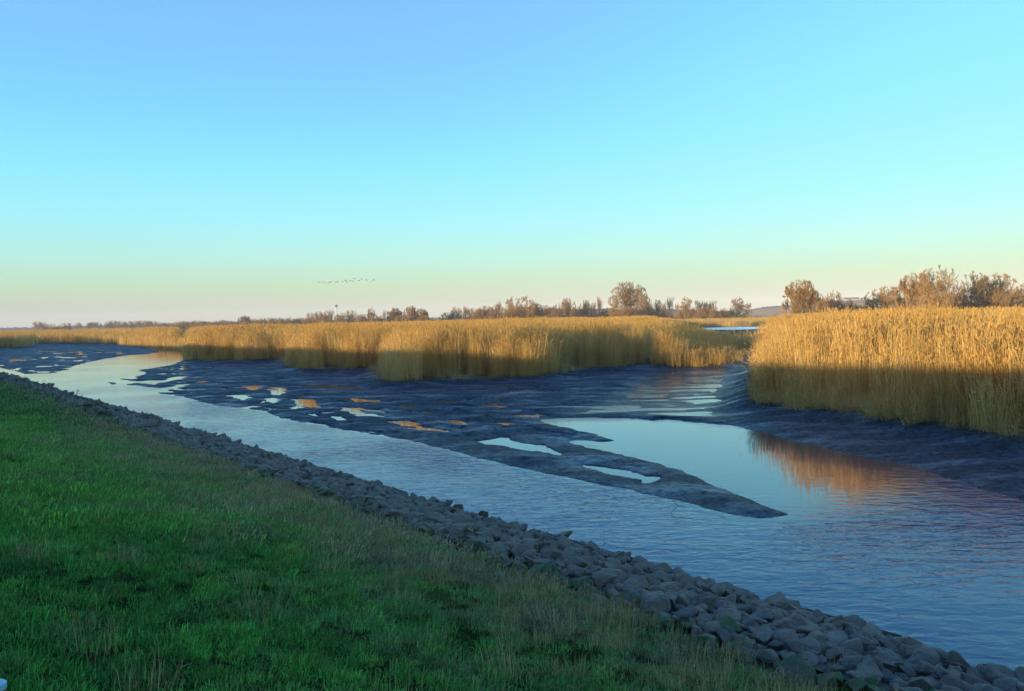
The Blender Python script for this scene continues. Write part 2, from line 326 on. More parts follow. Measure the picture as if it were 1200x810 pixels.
REEDS = {
 'right': np.array(front([(871, 466), (900, 470), (935, 475), (967, 478), (1000, 482), (1033, 488), (1060, 491), (1087, 496), (1133, 502), (1200, 513), (1330, 530)]) + [(60, 24), (80, 60), (55, 105), PD(893, 105), PD(888, 75), PD(878, 48)]),
 'middle': np.array(front([(221, 421), (250, 421.5), (285, 421), (312, 419.5), (331, 419.5), (333, 430), (352, 431.5), (385, 430.5), (412, 430), (436, 430), (441, 444), (455, 446), (485, 445), (520, 442), (560, 440.5), (600, 439), (635, 438.5), (660, 434.5), (677, 431), (705, 428.5), (733, 427), (770, 426), (800, 425.5), (825, 424.5)]) + [P(850, 423.5, ZB), P(872, 422, ZB), PD(874, 86), PD(835, 96), PD(800, 150), PD(800, 230), PD(560, 290), PD(300, 330), PD(222, 300), PD(214, 170), P(219, 411, ZB)]),
 'far': np.array(front([(-40, 403), (20, 402.3), (40, 401.8), (75, 401.5), (110, 401.6), (140, 402.8), (158, 404), (180, 405.5), (202, 407.6), (216, 409.5)]) + [PD(212, 330), PD(-60, 420)]),
 'near_left': np.array(front([(-60, 408.5), (-20, 407.5), (0, 406.8), (20, 406.2), (38, 405)]) + [PD(41, 215), PD(-10, 225), PD(-70, 220)]),
}
POND_Z = 0.78
pond_pg = poly([(808, 386.0), (835, 386.3), (866, 386.1), (890, 385.2), (906, 383.8), (890, 383.3), (865, 383.4), (830, 384.4)], POND_Z)

# ------------------------------------------------------------------ terrain height
def land_fields(X, Y):
    R = np.hypot(X, Y)
    wob = (fbm(X*1.3, Y*1.3, 3, 5)-0.5)*0.55*np.clip(R/35, .5, 2.2)
    s = sdf(land, X, Y)+wob*0.7
    s = np.maximum(s, sdf(blob, X, Y))
    wob2 = (fbm(X*4.1, Y*4.1, 3, 8)-0.5)*0.5*np.clip(R/35, .5, 2.0); s = s+wob2*.5
    ph = np.full(X.shape, -1e9)
    for h in holes: ph = np.maximum(ph, sdf(h, X, Y))
    ph = -ph+wob*0.7+wob2*.6                        # positive outside puddles
    sr = np.full(X.shape, -1e9)
    for pg in REEDS.values(): sr = np.maximum(sr, sdf(pg, X, Y))
    return s, ph, sr
def terrain(X, Y):
    s, ph, sr = land_fields(X, Y); R = np.hypot(X, Y)
    amp = np.interp(R, [0, 24, 34, 50, 80, 400], [0.30, 0.28, 0.16, 0.10, 0.09, 0.09])
    relief = (fbm(X*0.35+3, Y*0.35, 4, 11)-0.5); fine = fbm(X*2.1, Y*2.1, 3, 21)-0.5
    h = amp*(1-np.exp(-np.maximum(s, 0)/(amp*3.4)))*(0.75+relief)
    # dished runnels that lead along the flat
    un = X*TX+Y*TY; dn = X*NX+Y*NY
    run = fbm(un*0.10, dn*0.55, 3, 31); h -= 0.05*sstep(0.60, 0.75, run)*np.clip(s, 0, 1)
    pit = np.minimum(1, np.maximum(ph, 0)/1.3); h = np.minimum(h, 0.02+(h-0.02)*pit) 
    micro = sstep(0.64, 0.70, fbm(un*.55+5, dn*1.3, 4, 77))*sstep(24, 32, R)*sstep(130, 90, R)*sstep(2.5, 5.0, -sr)
    h = h*(1-micro)+micro*(-0.02+(fbm(X*1.4, Y*1.4, 3, 78)-.5)*.10)
    h += (fine*0.06+(fbm(X*6.5, Y*6.5, 2, 23)-.5)*0.05*sstep(45, 25, R))*np.clip(np.minimum(s, ph)*2, 0, 1)
    # thin pools in the upper creek and on the left flat
    creek = sstep(-0.3, 1.6, sdf(CREEK, X, Y)); h = h*(1-creek)+creek*(0.000+0.10*(fbm(X*0.45, Y*1.3, 5, 41)-0.49))
    leftf = sstep(-1, 3, sdf(LEFTF, X, Y)); h = h*(1-leftf)+leftf*(0.022+0.13*(fbm(un*0.22, dn*0.50, 5, 51)-0.48))
    h = np.where(ph < 0, np.minimum(h, -0.03+0.0*h), h)
    bank = sstep(-2.0, 0.3, sr); h = h + 0.30*(1-.75*creek)*bank**1.5*np.clip(s/1.5, 0, 1)*(0.8+0.5*fine+0.4*relief)
    h += 0.35*sstep(0.3, 8, sr)
    back = sstep(60, 95, R)*sstep(-8, 3, sdf(BACK, X, Y)); h = h*(1-back)+back*(0.72+0.12*relief)
    far = sstep(240, 330, R); h = h*(1-far)+far*0.85
    h = np.where(s < 0, -0.45*sstep(0, 2.5, -s)-0.02, h)
    pd = sdf(pond_pg, X, Y); h = np.where(pd > -3, h*(1-sstep(-3, 0, pd))+sstep(-3, 0, pd)*(POND_Z-0.12), h)
    u, d = ud(X, Y); h = np.where((d > -1.5) & (R < 1500), np.minimum(h, -0.55), h)
    v = np.clip(sstep(-0.5, 1.0, sr)+sstep(0.4, 0.7, back)+far, 0, 1)
    return h, v
CREEK = poly([(636, 483), (700, 470), (740, 440), (800, 428), (880, 430), (868, 468), (868, 500), (800, 492), (720, 489), (650, 489)])
LEFTF = poly([(-60, 436), (60, 436), (95, 425), (140, 416), (180, 412), (140, 405), (100, 402.5), (-60, 404)])
BACK = np.array([P(790, 422, .4), P(900, 422, .4), PD(915, 60), PD(1100, 60), PD(1500, 60), PD(1500, 400), PD(-200, 700), PD(-60, 420), PD(212, 330), PD(560, 290), PD(780, 200), PD(770, 100)])

fine_a = np.radians(np.arange(-37, 37.001, 0.155)); side = np.radians(np.concatenate([np.arange(37.8, 60, 0.8), np.arange(62, 181, 4.0)]))
az = np.concatenate([-side[::-1], fine_a, side])
rr = [3.0]
while rr[-1] < 3000:
    r = rr[-1]; rr.append(r*(1.05 if r < 7 else 1.0058 if r < 90 else 1.008 if r < 280 else 1.06))
rr = np.array(rr)
A, R_ = np.meshgrid(az, rr); GX = R_*np.sin(A); GY = R_*np.cos(A)
GH, GV = terrain(GX, GY)
nr, na = GX.shape
ii = (np.arange(nr-1)[:, None]*na+np.arange(na-1)[None]); q = np.stack([ii, ii+1, ii+na+1, ii+na], -1).reshape(-1, 4)[:, ::-1]
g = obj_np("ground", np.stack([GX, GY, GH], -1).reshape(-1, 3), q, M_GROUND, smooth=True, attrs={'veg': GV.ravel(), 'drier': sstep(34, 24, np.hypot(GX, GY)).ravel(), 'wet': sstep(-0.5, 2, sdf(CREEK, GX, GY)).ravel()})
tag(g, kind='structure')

# river
az2 = np.radians(np.concatenate([np.arange(-80, 80.1, 1.0)])); r2 = [5.0]
while r2[-1] < 330: r2.append(r2[-1]*1.025)
A2, R2 = np.meshgrid(az2, np.array(r2)); WXg = R2*np.sin(A2); WYg = R2*np.cos(A2)
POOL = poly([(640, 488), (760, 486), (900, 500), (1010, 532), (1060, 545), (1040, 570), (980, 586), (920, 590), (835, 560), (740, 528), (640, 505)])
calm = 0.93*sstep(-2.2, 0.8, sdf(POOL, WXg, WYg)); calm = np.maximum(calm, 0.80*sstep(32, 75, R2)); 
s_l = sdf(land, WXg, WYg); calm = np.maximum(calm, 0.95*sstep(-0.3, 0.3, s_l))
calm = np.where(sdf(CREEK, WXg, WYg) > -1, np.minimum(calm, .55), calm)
nr, na = WXg.shape; ii = (np.arange(nr-1)[:, None]*na+np.arange(na-1)[None]); q = np.stack([ii, ii+1, ii+na+1, ii+na], -1).reshape(-1, 4)[:, ::-1]
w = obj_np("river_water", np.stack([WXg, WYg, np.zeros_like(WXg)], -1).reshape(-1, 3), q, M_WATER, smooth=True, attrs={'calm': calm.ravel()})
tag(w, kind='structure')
c = pond_pg.mean(0); pv = np.vstack([pond_pg + (pond_pg-c)/np.linalg.norm(pond_pg-c, axis=1)[:, None]*3.0, c]); n = len(pond_pg)
w = obj_np("pale_pond", np.hstack([pv, np.full((n+1, 1), POND_Z)]), [np.array([[i, (i+1) % n, n] for i in range(n)])], M_POND); tag(w, kind='structure')  # still pond surface, its pale sheen is in the material colour

# dike
us = [-60.0]
while us[-1] < 700: us.append(us[-1]+(0.22 if -6 < us[-1] < 26 else 0.6 if -10 < us[-1] < 60 else 3.0 if us[-1] < 200 else 20))
ds = np.concatenate([np.arange(-3, 2.9, 0.5), np.arange(3, 15, 0.14), np.arange(15, 60.1, 1.5)])
U, D = np.meshgrid(np.array(us), ds)
def dike_surf(U, D):
    z = dike_z(U, D); k = sstep(3.2, 4.6, D)*sstep(60, 30, D)
    return z + k*((fbm(U*0.7, D*0.9, 4, 3)-0.5)*0.16+(fbm(U*3.3, D*3.3, 3, 4)-0.5)*0.06)
DZ = dike_surf(U, D); DXp, DYp = xy(U, D)
nr, na = U.shape; ii = (np.arange(nr-1)[:, None]*na+np.arange(na-1)[None]); q = np.stack([ii, ii+1, ii+na+1, ii+na], -1).reshape(-1, 4)
dk = obj_np("dike", np.stack([DXp, DYp, DZ], -1).reshape(-1, 3), q, M_SOIL, smooth=True); tag(dk, kind='structure')

# ------------------------------------------------------------------ scattering with geometry nodes
def source_collection(name, meshes):
    c = bpy.data.collections.new(name)
    for i, me in enumerate(meshes):
        o = bpy.data.objects.new("%s_%02d" % (name, i), me); c.objects.link(o)
    return c
def scatter(name, pts, scl, rot, idx, coll, parent=None):
    me = bpy.data.meshes.new(name); n = len(pts); me.vertices.add(n); me.vertices.foreach_set("co", np.asarray(pts, np.float32).ravel())
    a = me.attributes.new('scl', 'FLOAT_VECTOR', 'POINT'); a.data.foreach_set('vector', np.asarray(scl, np.float32).ravel())
    a = me.attributes.new('rot', 'FLOAT_VECTOR', 'POINT'); a.data.foreach_set('vector', np.asarray(rot, np.float32).ravel())
    a = me.attributes.new('pick', 'INT', 'POINT'); a.data.foreach_set('value', np.asarray(idx, np.int32).ravel())
    o = link(bpy.data.objects.new(name, me), parent)
    gt = bpy.data.node_groups.new(name+"_nodes", 'GeometryNodeTree')
    gt.interface.new_socket('Geometry', in_out='INPUT', socket_type='NodeSocketGeometry'); gt.interface.new_socket('Geometry', in_out='OUTPUT', socket_type='NodeSocketGeometry')
    gi = gt.nodes.new('NodeGroupInput'); go = gt.nodes.new('NodeGroupOutput'); ip = gt.nodes.new('GeometryNodeInstanceOnPoints'); ci = gt.nodes.new('GeometryNodeCollectionInfo')
    ci.inputs['Collection'].default_value = coll; ci.inputs['Separate Children'].default_value = True; ci.inputs['Reset Children'].default_value = True
    def na_(nm, ty):
        k = gt.nodes.new('GeometryNodeInputNamedAttribute'); k.data_type = ty; k.inputs['Name'].default_value = nm; return k.outputs['Attribute']
    er = gt.nodes.new('FunctionNodeEulerToRotation'); gt.links.new(na_('rot', 'FLOAT_VECTOR'), er.inputs[0])
    ip.inputs['Pick Instance'].default_value = True
    gt.links.new(gi.outputs[0], ip.inputs['Points']); gt.links.new(ci.outputs[0], ip.inputs['Instance']); gt.links.new(na_('pick', 'INT'), ip.inputs['Instance Index'])
    gt.links.new(er.outputs[0], ip.inputs['Rotation']); gt.links.new(na_('scl', 'FLOAT_VECTOR'), ip.inputs['Scale']); gt.links.new(ip.outputs[0], go.inputs[0])
    md = o.modifiers.new('scatter', 'NODES'); md.node_group = gt
    return o

# ---- reed clumps
def reed_clump(seed, n, span, width=1.0, broken=0.0, fat=1.0):
    r = np.random.default_rng(seed); a = Acc()
    for i in range(n):
        bx, by = r.uniform(-span/2, span/2, 2); H = r.uniform(2.2, 3.3) if r.random() > 0.25 else r.uniform(1.2, 2.4)
        th = r.uniform(0, 2*math.pi); lean = abs(r.normal(0, 0.11))
        if r.random() < broken: lean = r.uniform(0.35, 1.0); H *= r.uniform(.4, .8)
        wth = 0.011*fat*r.uniform(.8, 1.3); fa = r.uniform(0, math.pi); sx_, sy_ = math.cos(fa)*wth/2, math.sin(fa)*wth/2
        tt = np.array([0, .4, .75, 1.0]); cl = math.cos(th)*lean; sl = math.sin(th)*lean
        L = np.stack([bx+cl*H*tt**1.7, by+sl*H*tt**1.7, H*tt*math.sqrt(max(0.05, 1-min(lean, .97)**2))], -1)
        V = np.concatenate([L+[sx_, sy_, 0], L-[sx_, sy_, 0]])
        tone = r.uniform(.62, 1.12); warm = r.uniform(-.06, .06); col = np.array([tone*(1+warm), tone, tone*(1-warm*2)])
        a.add(V, F4=[[k, k+1, k+5, k+4] for k in range(3)], col=col)
        for j in range(r.integers(3, 6)):       # leaves
            f = r.uniform(.12, .9); p = np.array([np.interp(f, tt, L[:, k]) for k in range(3)]); la = r.uniform(0, 2*math.pi); ll = r.uniform(.22, .5); lw = r.uniform(.012, .022)*fat
            dx, dy = math.cos(la), math.sin(la); up = r.uniform(.0, 1.5)
            m = p+np.array([dx*ll*.5, dy*ll*.5, ll*.5*up]); e = p+np.array([dx*ll*.85, dy*ll*.85, ll*(up*.6-.25)])
            w_ = np.array([-dy, dx, 0])*lw/2+np.array([0, 0, lw*.3])
            a.add([p, m+w_, m-w_, e], F3=[[0, 1, 2], [2, 1, 3]], col=col*r.uniform(.75, 1.05))
        if r.random() < .75:                    # plume
            tp = L[-1]; pl = r.uniform(.20, .36); pw = r.uniform(.012, .028)*fat; dr = r.uniform(0, .12)
            m = tp+np.array([math.cos(th)*dr*.6, math.sin(th)*dr*.6, pl*.55]); e = tp+np.array([math.cos(th)*dr*1.6, math.sin(th)*dr*1.6, pl*.9])
            pc = np.array([.86, .78, .70])*r.uniform(.75, 1.1)
            for q_ in (0, math.pi/2):
                w_ = np.array([math.cos(fa+q_), math.sin(fa+q_), 0])*pw
                a.add([tp, m+w_, m-w_, e], F3=[[0, 1, 2], [2, 1, 3]], col=pc)
    return a
CLN = source_collection("reed_clump_source", [reed_clump(100+k, 70, 1.0).mesh("reed_clump", M_REED) for k in range(7)]
                        + [reed_clump(200+k, 40, 1.0, broken=.55).mesh("bent_reed_clump", M_REED) for k in range(3)])
CLF = source_collection("far_reed_source", [reed_clump(300+k, 70, 2.4, fat=2.6).mesh("far_reed_clump", M_REED) for k in range(6)])

def pick_height(x, y): return terrain(np.asarray(x), np.asarray(y))[0]
def rand_in(pg, n):
    lo = pg.min(0); hi = pg.max(0); return rng.uniform(lo[0], hi[0], n), rng.uniform(lo[1], hi[1], n)
def in_view(x, y, m=90):
    px = 600+F*(x/np.maximum(y, .1)); return (y > 1) & (px > -m) & (px < 1200+m)
def reed_bed(key, label, cat, hfun=None, near=True):
    pg = REEDS[key]; lo = pg.min(0); hi = pg.max(0); area = (hi[0]-lo[0])*(hi[1]-lo[1])
    n = int(area*2.4); x, y = rand_in(pg, n); s = sdf(pg, x, y); R = np.hypot(x, y); edge = 0.70+0.9*(fbm(x*.5, y*.5, 2, 61)-.5)*np.clip(R/60, .6, 2)
    k = (s > edge) & in_view(x, y)
    dens = np.where(s < 1.5, 1.5, np.where(s < 4, 1.9, np.where(s < 10, 1.0, 0.45)))*np.interp(R, [0, 60, 110, 200, 330], [1, .9, .5, .22, .1])
    k &= rng.random(n) < dens/2.4; x, y, s, R = x[k], y[k], s[k], R[k]
    farm = R > 95
    z = pick_height(x, y)-0.05; out = []
    hs = .93+(fbm(x*.22, y*.22, 3, 71)-.5)*.36+rng.normal(0, .035, len(x)); hs = hs*np.where(s < 2.6, .66+.34*sstep(.2, 2.6, s)+rng.uniform(-.16, .10, len(x)), 1.0)
    if hfun is not None: hs = hs*hfun(x, y)
    for nm, msk, coll, nn in (("n", ~farm, CLN, 7), ("f", farm, CLF, 6)):
        m = msk
        if not m.any(): continue
        c_ = m.sum(); idx = rng.integers(0, nn, c_)
        if nm == "n": idx = np.where((s[m] < 1.6) & (s[m] > .8) & (600+F*x[m]/y[m] > 895 if key == 'right' else True) & (rng.random(c_) < .30), rng.integers(7, 10, c_), idx)
        pts = np.stack([x[m], y[m], z[m]], -1); scl = np.stack([np.full(c_, 1.0)]*2+[hs[m]], -1); scl[:, :2] *= rng.uniform(.85, 1.15, c_)[:, None]
        rot = np.stack([rng.normal(0, .03, c_), rng.normal(0, .03, c_), rng.uniform(0, 6.28, c_)], -1); out.append((pts, scl, rot, idx, coll))
    objs = []
    for i, (pts, scl, rot, idx, coll) in enumerate(out):
        objs.append((len(pts), scatter("reed_bed", pts, scl, rot, idx, coll)))
    for i, (nn, o) in enumerate(objs):
        lb = label if i == 0 else label_back[key]
        tag(o, lb, cat, kind='stuff')
    print("reeds", key, [k_[0] for k_ in objs])
label_back = {'right': 'distant back part of the right hand reed bed', 'middle': 'far back part of the long golden reed bed across the river', 'far': '', 'near_left': ''}
reed_bed('right', 'tall golden reeds on the right hand bank, reflected in the calm pool', 'reeds', lambda x, y: np.interp(600+F*x/y, [870, 900, 965], [.70, .84, .99]))
def hmid(x, y):
    px = 600+F*x/y; return np.interp(px, [640, 760, 800, 840], [1.0, .95, .62, .45])
reed_bed('middle', 'long stand of golden reeds across the mudflat, shaded at its foot', 'reeds', hmid)
reed_bed('far', 'far sunlit reeds on the outer bank of the river bend', 'reeds')
reed_bed('near_left', 'half shaded reeds at the far left edge above the mud', 'reeds')
# broken stems and litter lying along the foot of the beds
LP_ = []
for key, lim in (('right', 60), ('middle', 100)):
    pg = REEDS[key]; n = 60000; x, y = rand_in(pg, n); k = in_view(x, y) & (np.hypot(x, y) < lim); x, y = x[k], y[k]; s = sdf(pg, x, y); k = (s > .0) & (s < .7) & (600+F*x/y > (893 if key == 'right' else 0)) & (rng.random(len(x)) < .35+.5*(fbm(x*.8, y*.8, 2, 5) > .5)); x, y = x[k], y[k]
    m_ = min(len(x), 420); LP_.append(np.stack([x[:m_], y[:m_], pick_height(x[:m_], y[:m_])-.03], -1))
LP_ = np.vstack(LP_); n = len(LP_)
o = scatter("reed_litter", LP_, np.stack([rng.uniform(.5, .9, n)]*2+[rng.uniform(.12, .34, n)], -1), np.stack([rng.normal(0, .2, n), rng.normal(0, .2, n), rng.uniform(0, 6.28, n)], -1), rng.integers(7, 10, n), CLN)
tag(o, 'broken reed stems lying along the muddy foot of the reed beds', 'reed litter', kind='stuff'); print('litter', n)
# low dead reeds and rushes of the meadow behind
MEAD = np.array([P(800, 421, .5), P(845, 420, .5), P(872, 418, .5), PD(893, 105), PD(960, 100), PD(1400, 60), PD(1400, 300), PD(600, 330), PD(800, 200), PD(810, 100)])
n = 16000; x, y = rand_in(MEAD, n); s = sdf(MEAD, x, y); pdist = sdf(pond_pg, x, y); R = np.hypot(x, y); px = 600+F*x/np.maximum(y, .1)
k = (s > 0.4) & in_view(x, y) & (pdist < -1.0) & (rng.random(n) < np.interp(R, [60, 110, 300], [.9, .55, .45])) & (fbm(x*.07, y*.07, 3, 81) > .40)
front_of_pond = (R < 200) & (px < 925); k &= ~((R > 118) & (R < 170) & (px < 915) & (px > 795))
x, y, R, px, fp = x[k], y[k], R[k], px[k], front_of_pond[k]
hs = np.where(fp, np.where(R < 92, rng.uniform(.22, .45, len(x)), rng.uniform(.12, .26, len(x))), rng.uniform(.35, .62, len(x))); hs = np.where((px > 925) & (R < 160), rng.uniform(.5, .8, len(x)), hs)
pts = np.stack([x, y, pick_height(x, y)-.03], -1)
m = scatter("meadow_reeds", pts, np.stack([np.ones(len(x))*1.2, np.ones(len(x))*1.2, hs], -1), np.stack([np.zeros(len(x))]*2+[rng.uniform(0, 6.28, len(x))], -1), rng.integers(0, 6, len(x)), CLF)
tag(m, 'low sunlit dead reeds and rushes of the marsh meadow around the pond', 'rushes', kind='stuff'); print('meadow', len(x))

# ---- turf
def grass_clump(seed, n, span, hmin, hmax, w0, lean=.5):
    r = np.random.default_rng(seed); a = Acc()
    bx, by = r.normal(0, span/3.2, n), r.normal(0, span/3.2, n); H = r.uniform(hmin, hmax, n); th = r.uniform(0, 6.28, n); ln = np.abs(r.normal(.25, lean, n)).clip(0, 1.3); fa = r.uniform(0, 3.14, n); w_ = w0*r.uniform(.7, 1.3, n)
    s1 = np.stack([np.cos(fa)*w_/2, np.sin(fa)*w_/2, 0*w_], -1); p0 = np.stack([bx, by, 0*bx-.01], -1)
    rad_ = np.hypot(bx, by)+1e-6; dirn = np.stack([np.cos(th)*.6+bx/rad_, np.sin(th)*.6+by/rad_, 0*th], -1); dirn /= np.linalg.norm(dirn, axis=1)[:, None]
    p1 = p0+dirn*(ln*H*.35)[:, None]+np.array([0, 0, 1])*(H*.62)[:, None]; p2 = p0+dirn*(ln*H)[:, None]+np.array([0, 0, 1])*(H*(1-.35*ln))[:, None]
    V = np.stack([p0-s1, p0+s1, p1+s1*.8, p1-s1*.8, p2], 1).reshape(-1, 3); o = np.arange(n)[:, None]*5
    vt = r.uniform(.45, 1.6); vy = r.uniform(.7, 1.5); tone = vt*r.uniform(.4, 1.7, n); c = np.stack([tone*vy, tone, tone*.9], -1); dead = r.random(n) < .16; c[dead] = np.array([1.75, 1.15, 1.3])*r.uniform(.5, 1.1, (dead.sum(), 1))
    a.add(V, F3=o+np.array([[3, 2, 4]]), F4=o+np.array([[0, 1, 2, 3]]), col=np.repeat(c, 5, 0)); return a
GA = source_collection("turf_source", [grass_clump(400+k, 90, .15, .02, .065, .0042, .8).mesh("turf_tuft", M_GRASS) for k in range(14)])
GB = source_collection("turf_source_mid", [grass_clump(420+k, 150, .38, .025, .07, .009, .7).mesh("turf_tuft", M_GRASS) for k in range(9)])
GC = source_collection("turf_source_far", [grass_clump(440+k, 220, 2.0, .04, .09, .022).mesh("turf_tuft", M_GRASS) for k in range(4)])
GD = source_collection("dry_source", [grass_clump(460+k, 60, .30, .08, .30, .004, .35).mesh("dry_tuft", M_DRY) for k in range(6)])
def on_dike(n, u0, u1, d0, d1, rmin, rmax, densf=None):
    u = rng.uniform(u0, u1, n); d = rng.uniform(d0, d1, n); x, y = xy(u, d); R = np.hypot(x, y)
    k = (R > rmin) & (R < rmax) & in_view(x, y, 260)
    if densf is not None: k &= rng.random(n) < densf(u, d)
    return u[k], d[k], x[k], y[k]
def lay(name, n, u0, u1, d0, d1, rmin, rmax, coll, nn, s0, s1, label, cat, densf=None):
    u, d, x, y = on_dike(n, u0, u1, d0, d1, rmin, rmax, densf); c_ = len(x); z = dike_surf(u, d)
    sc = rng.uniform(s0, s1, c_)*(0.7+0.6*fbm(u*.9, d*.9, 3, 91)); sl = math.atan(.25)
    rot = np.stack([rng.normal(0, .08, c_), rng.normal(0, .08, c_), rng.uniform(0, 6.28, c_)], -1)
    o = scatter(name, np.stack([x, y, z], -1), np.stack([sc]*3, -1), rot, rng.integers(0, nn, c_), coll); tag(o, label, cat, kind='stuff'); print(name, c_)
edge = lambda u, d: np.clip((d-3.45-0.8*(fbm(u*.6, d*.0+3, 2, 95)-.5))*1.6, 0, 1)*np.where(fbm(u*3.1, d*3.1, 3, 93) > .40+.10*sstep(8, 4.5, d), 1.0, .45)
lay("grass", 30000, -8, 12, 2.6, 14, 1.0, 9.5, GA, 14, .7, 1.35, 'short green turf of the dike slope nearest the viewer', 'grass', edge)
lay("grass", 36000, -10, 34, 3.6, 16, 8.8, 26, GB, 9, .7, 1.5, 'green turf on the middle of the dike slope', 'grass', edge)
lay("grass", 9000, 10, 160, 5.0, 18, 24, 160, GC, 4, .8, 1.2, 'far turf of the dike slope at the left edge', 'grass', edge)
lay("dry_grass", 8000, -6, 70, 2.4, 9, 3.5, 70, GD, 6, .5, 1.0, 'straw coloured dead grass along the top of the stone bank', 'grass',
    lambda u, d: np.exp(-((d-4.6-0.8*(fbm(u*.5, d*0, 2, 97)-.5))/.95)**2)*(0.35+1.1*(fbm(u*1.1, d*1.1, 3, 98) > .5))+0.07)

# ------------------------------------------------------------------ stone revetment
def hull_stone(seed, npts=15, bev=True):
    import bmesh
    r = np.random.default_rng(seed); bm = bmesh.new()
    ax = np.array([1.0, r.uniform(.65, .95), r.uniform(.48, .78)])
    pts = r.normal(size=(npts, 3)); pts /= np.linalg.norm(pts, axis=1)[:, None]; pts *= r.uniform(.82, 1.05, (npts, 1)); pts = pts*ax*.5
    for p in pts: bm.verts.new(p)
    res = bmesh.ops.convex_hull(bm, input=bm.verts[:]); 
    junk = list({e for e in res['geom_interior']+res['geom_unused'] if isinstance(e, bmesh.types.BMVert)})
    if junk: bmesh.ops.delete(bm, geom=junk, context='VERTS')
    if bev:
        bmesh.ops.dissolve_limit(bm, angle_limit=math.radians(16), verts=bm.verts[:], edges=bm.edges[:])
        bmesh.ops.bevel(bm, geom=bm.edges[:], offset=.045, segments=1, affect='EDGES', clamp_overlap=True)
    bmesh.ops.triangulate(bm, faces=bm.faces[:])
    bm.verts.ensure_lookup_table(); V = np.array([v.co[:] for v in bm.verts]); Fa = np.array([[v.index for v in f.verts] for f in bm.faces]); bm.free(); return V, Fa
shapes = [hull_stone(500+k, 13) for k in range(14)]; shapes_lo = [hull_stone(530+k, 9, False) for k in range(8)]
m_st = [mesh_np("stone", V, Fa, M_STONE) for V, Fa in shapes]; m_ms = [mesh_np("stone", V, Fa, M_MOSS) for V, Fa in shapes]
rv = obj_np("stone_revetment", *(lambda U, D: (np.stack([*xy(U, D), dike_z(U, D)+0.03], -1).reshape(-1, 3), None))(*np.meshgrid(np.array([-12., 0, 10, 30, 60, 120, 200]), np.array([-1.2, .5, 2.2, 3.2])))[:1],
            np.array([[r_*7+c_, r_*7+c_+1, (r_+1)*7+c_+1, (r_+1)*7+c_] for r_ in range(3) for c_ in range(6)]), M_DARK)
tag(rv, kind='structure')
st = []
def fill(u0, u1, size, cell):
    for uu in np.arange(u0, u1, cell):
        for dd in np.arange(0.35, 4.4, cell):
            u = uu+random.uniform(-.4, .4)*cell; d = dd+random.uniform(-.4, .4)*cell; lim = 3.45+.5*(float(fbm(np.array(u*.7), np.array(2.), 2, 95))-.5)*2
            if d > lim: continue
            s = size*random.choice([.6, .75, .85, 1, 1, 1.15, 1.35, 1.6]); x, y = xy(u, d); z = float(dike_z(u, d))+s*random.uniform(.02, .22)+.03
            if random.random() < .06 and d < 3.4: z += s*.12
            if d > 3.4: z -= s*.15
            st.append((x, y, z, s, d, u))
fill(-3, 26, .245, .185); fill(26, 60, .36, .27); fill(60, 160, .5, .38)
st.sort(key=lambda k: k[0]**2+k[1]**2+ (0 if in_view(np.array(k[0]), np.array(k[1]), 20) else 1e6))
for i, (x, y, z, s, d, u) in enumerate(st[:300]):
    mossy = d > 3.1+random.uniform(-.4, .5); o = link(bpy.data.objects.new("stone", random.choice(m_ms if mossy else m_st)), rv)
    o.location = (x, y, z); o.rotation_euler = (random.gauss(0, .35), random.gauss(0, .35)+.1, random.uniform(0, 6.28)); o.scale = (s*1.15, s*1.15, s)
for nm, cond, mt in (("far_stones", lambda d: d <= 3.15, M_STONE), ("far_mossy_stones", lambda d: d > 3.15, M_MOSS)):
    ac = Acc()
    for (x, y, z, s, d, u) in st[300:]:
        if not cond(d+random.uniform(-.3, .3)): continue
        V, Fa = random.choice(shapes if u < 30 else shapes_lo); a1, a2, a3 = random.gauss(0, .35), random.gauss(0, .35), random.uniform(0, 6.28)
        Rm = np.array(Matrix.Rotation(a3, 3, 'Z') @ Matrix.Rotation(a2, 3, 'Y') @ Matrix.Rotation(a1, 3, 'X')); ac.add((V*s*[1.15, 1.15, 1])@Rm.T+[x, y, z], F3=Fa)
    o = link(bpy.data.objects.new("stones", ac.mesh("stones", mt)), rv); tag(o, kind='stuff')
# black fleece sheet peeping out along the water's edge
ac = Acc(); ul = np.arange(-2, 40, .25)
for u in ul:
    if fbm(np.array(u*.6), np.array(1.), 2, 99) < .47: continue
    pts = []
    for uu in (u, u+.25):
        w1 = .03*math.sin(uu*3.1)+.02*math.sin(uu*7.7)
        for d, z in ((.02+w1, -.06), (.14+w1, .03+w1*.5), (.34, -.02)): X, Y = xy(uu, d); pts.append((X, Y, z))
    ac.add(pts, F4=[[0, 1, 4, 3], [1, 2, 5, 4]])
o = link(bpy.data.objects.new("fleece_edge", ac.mesh("fleece_edge", M_DARK)), rv)

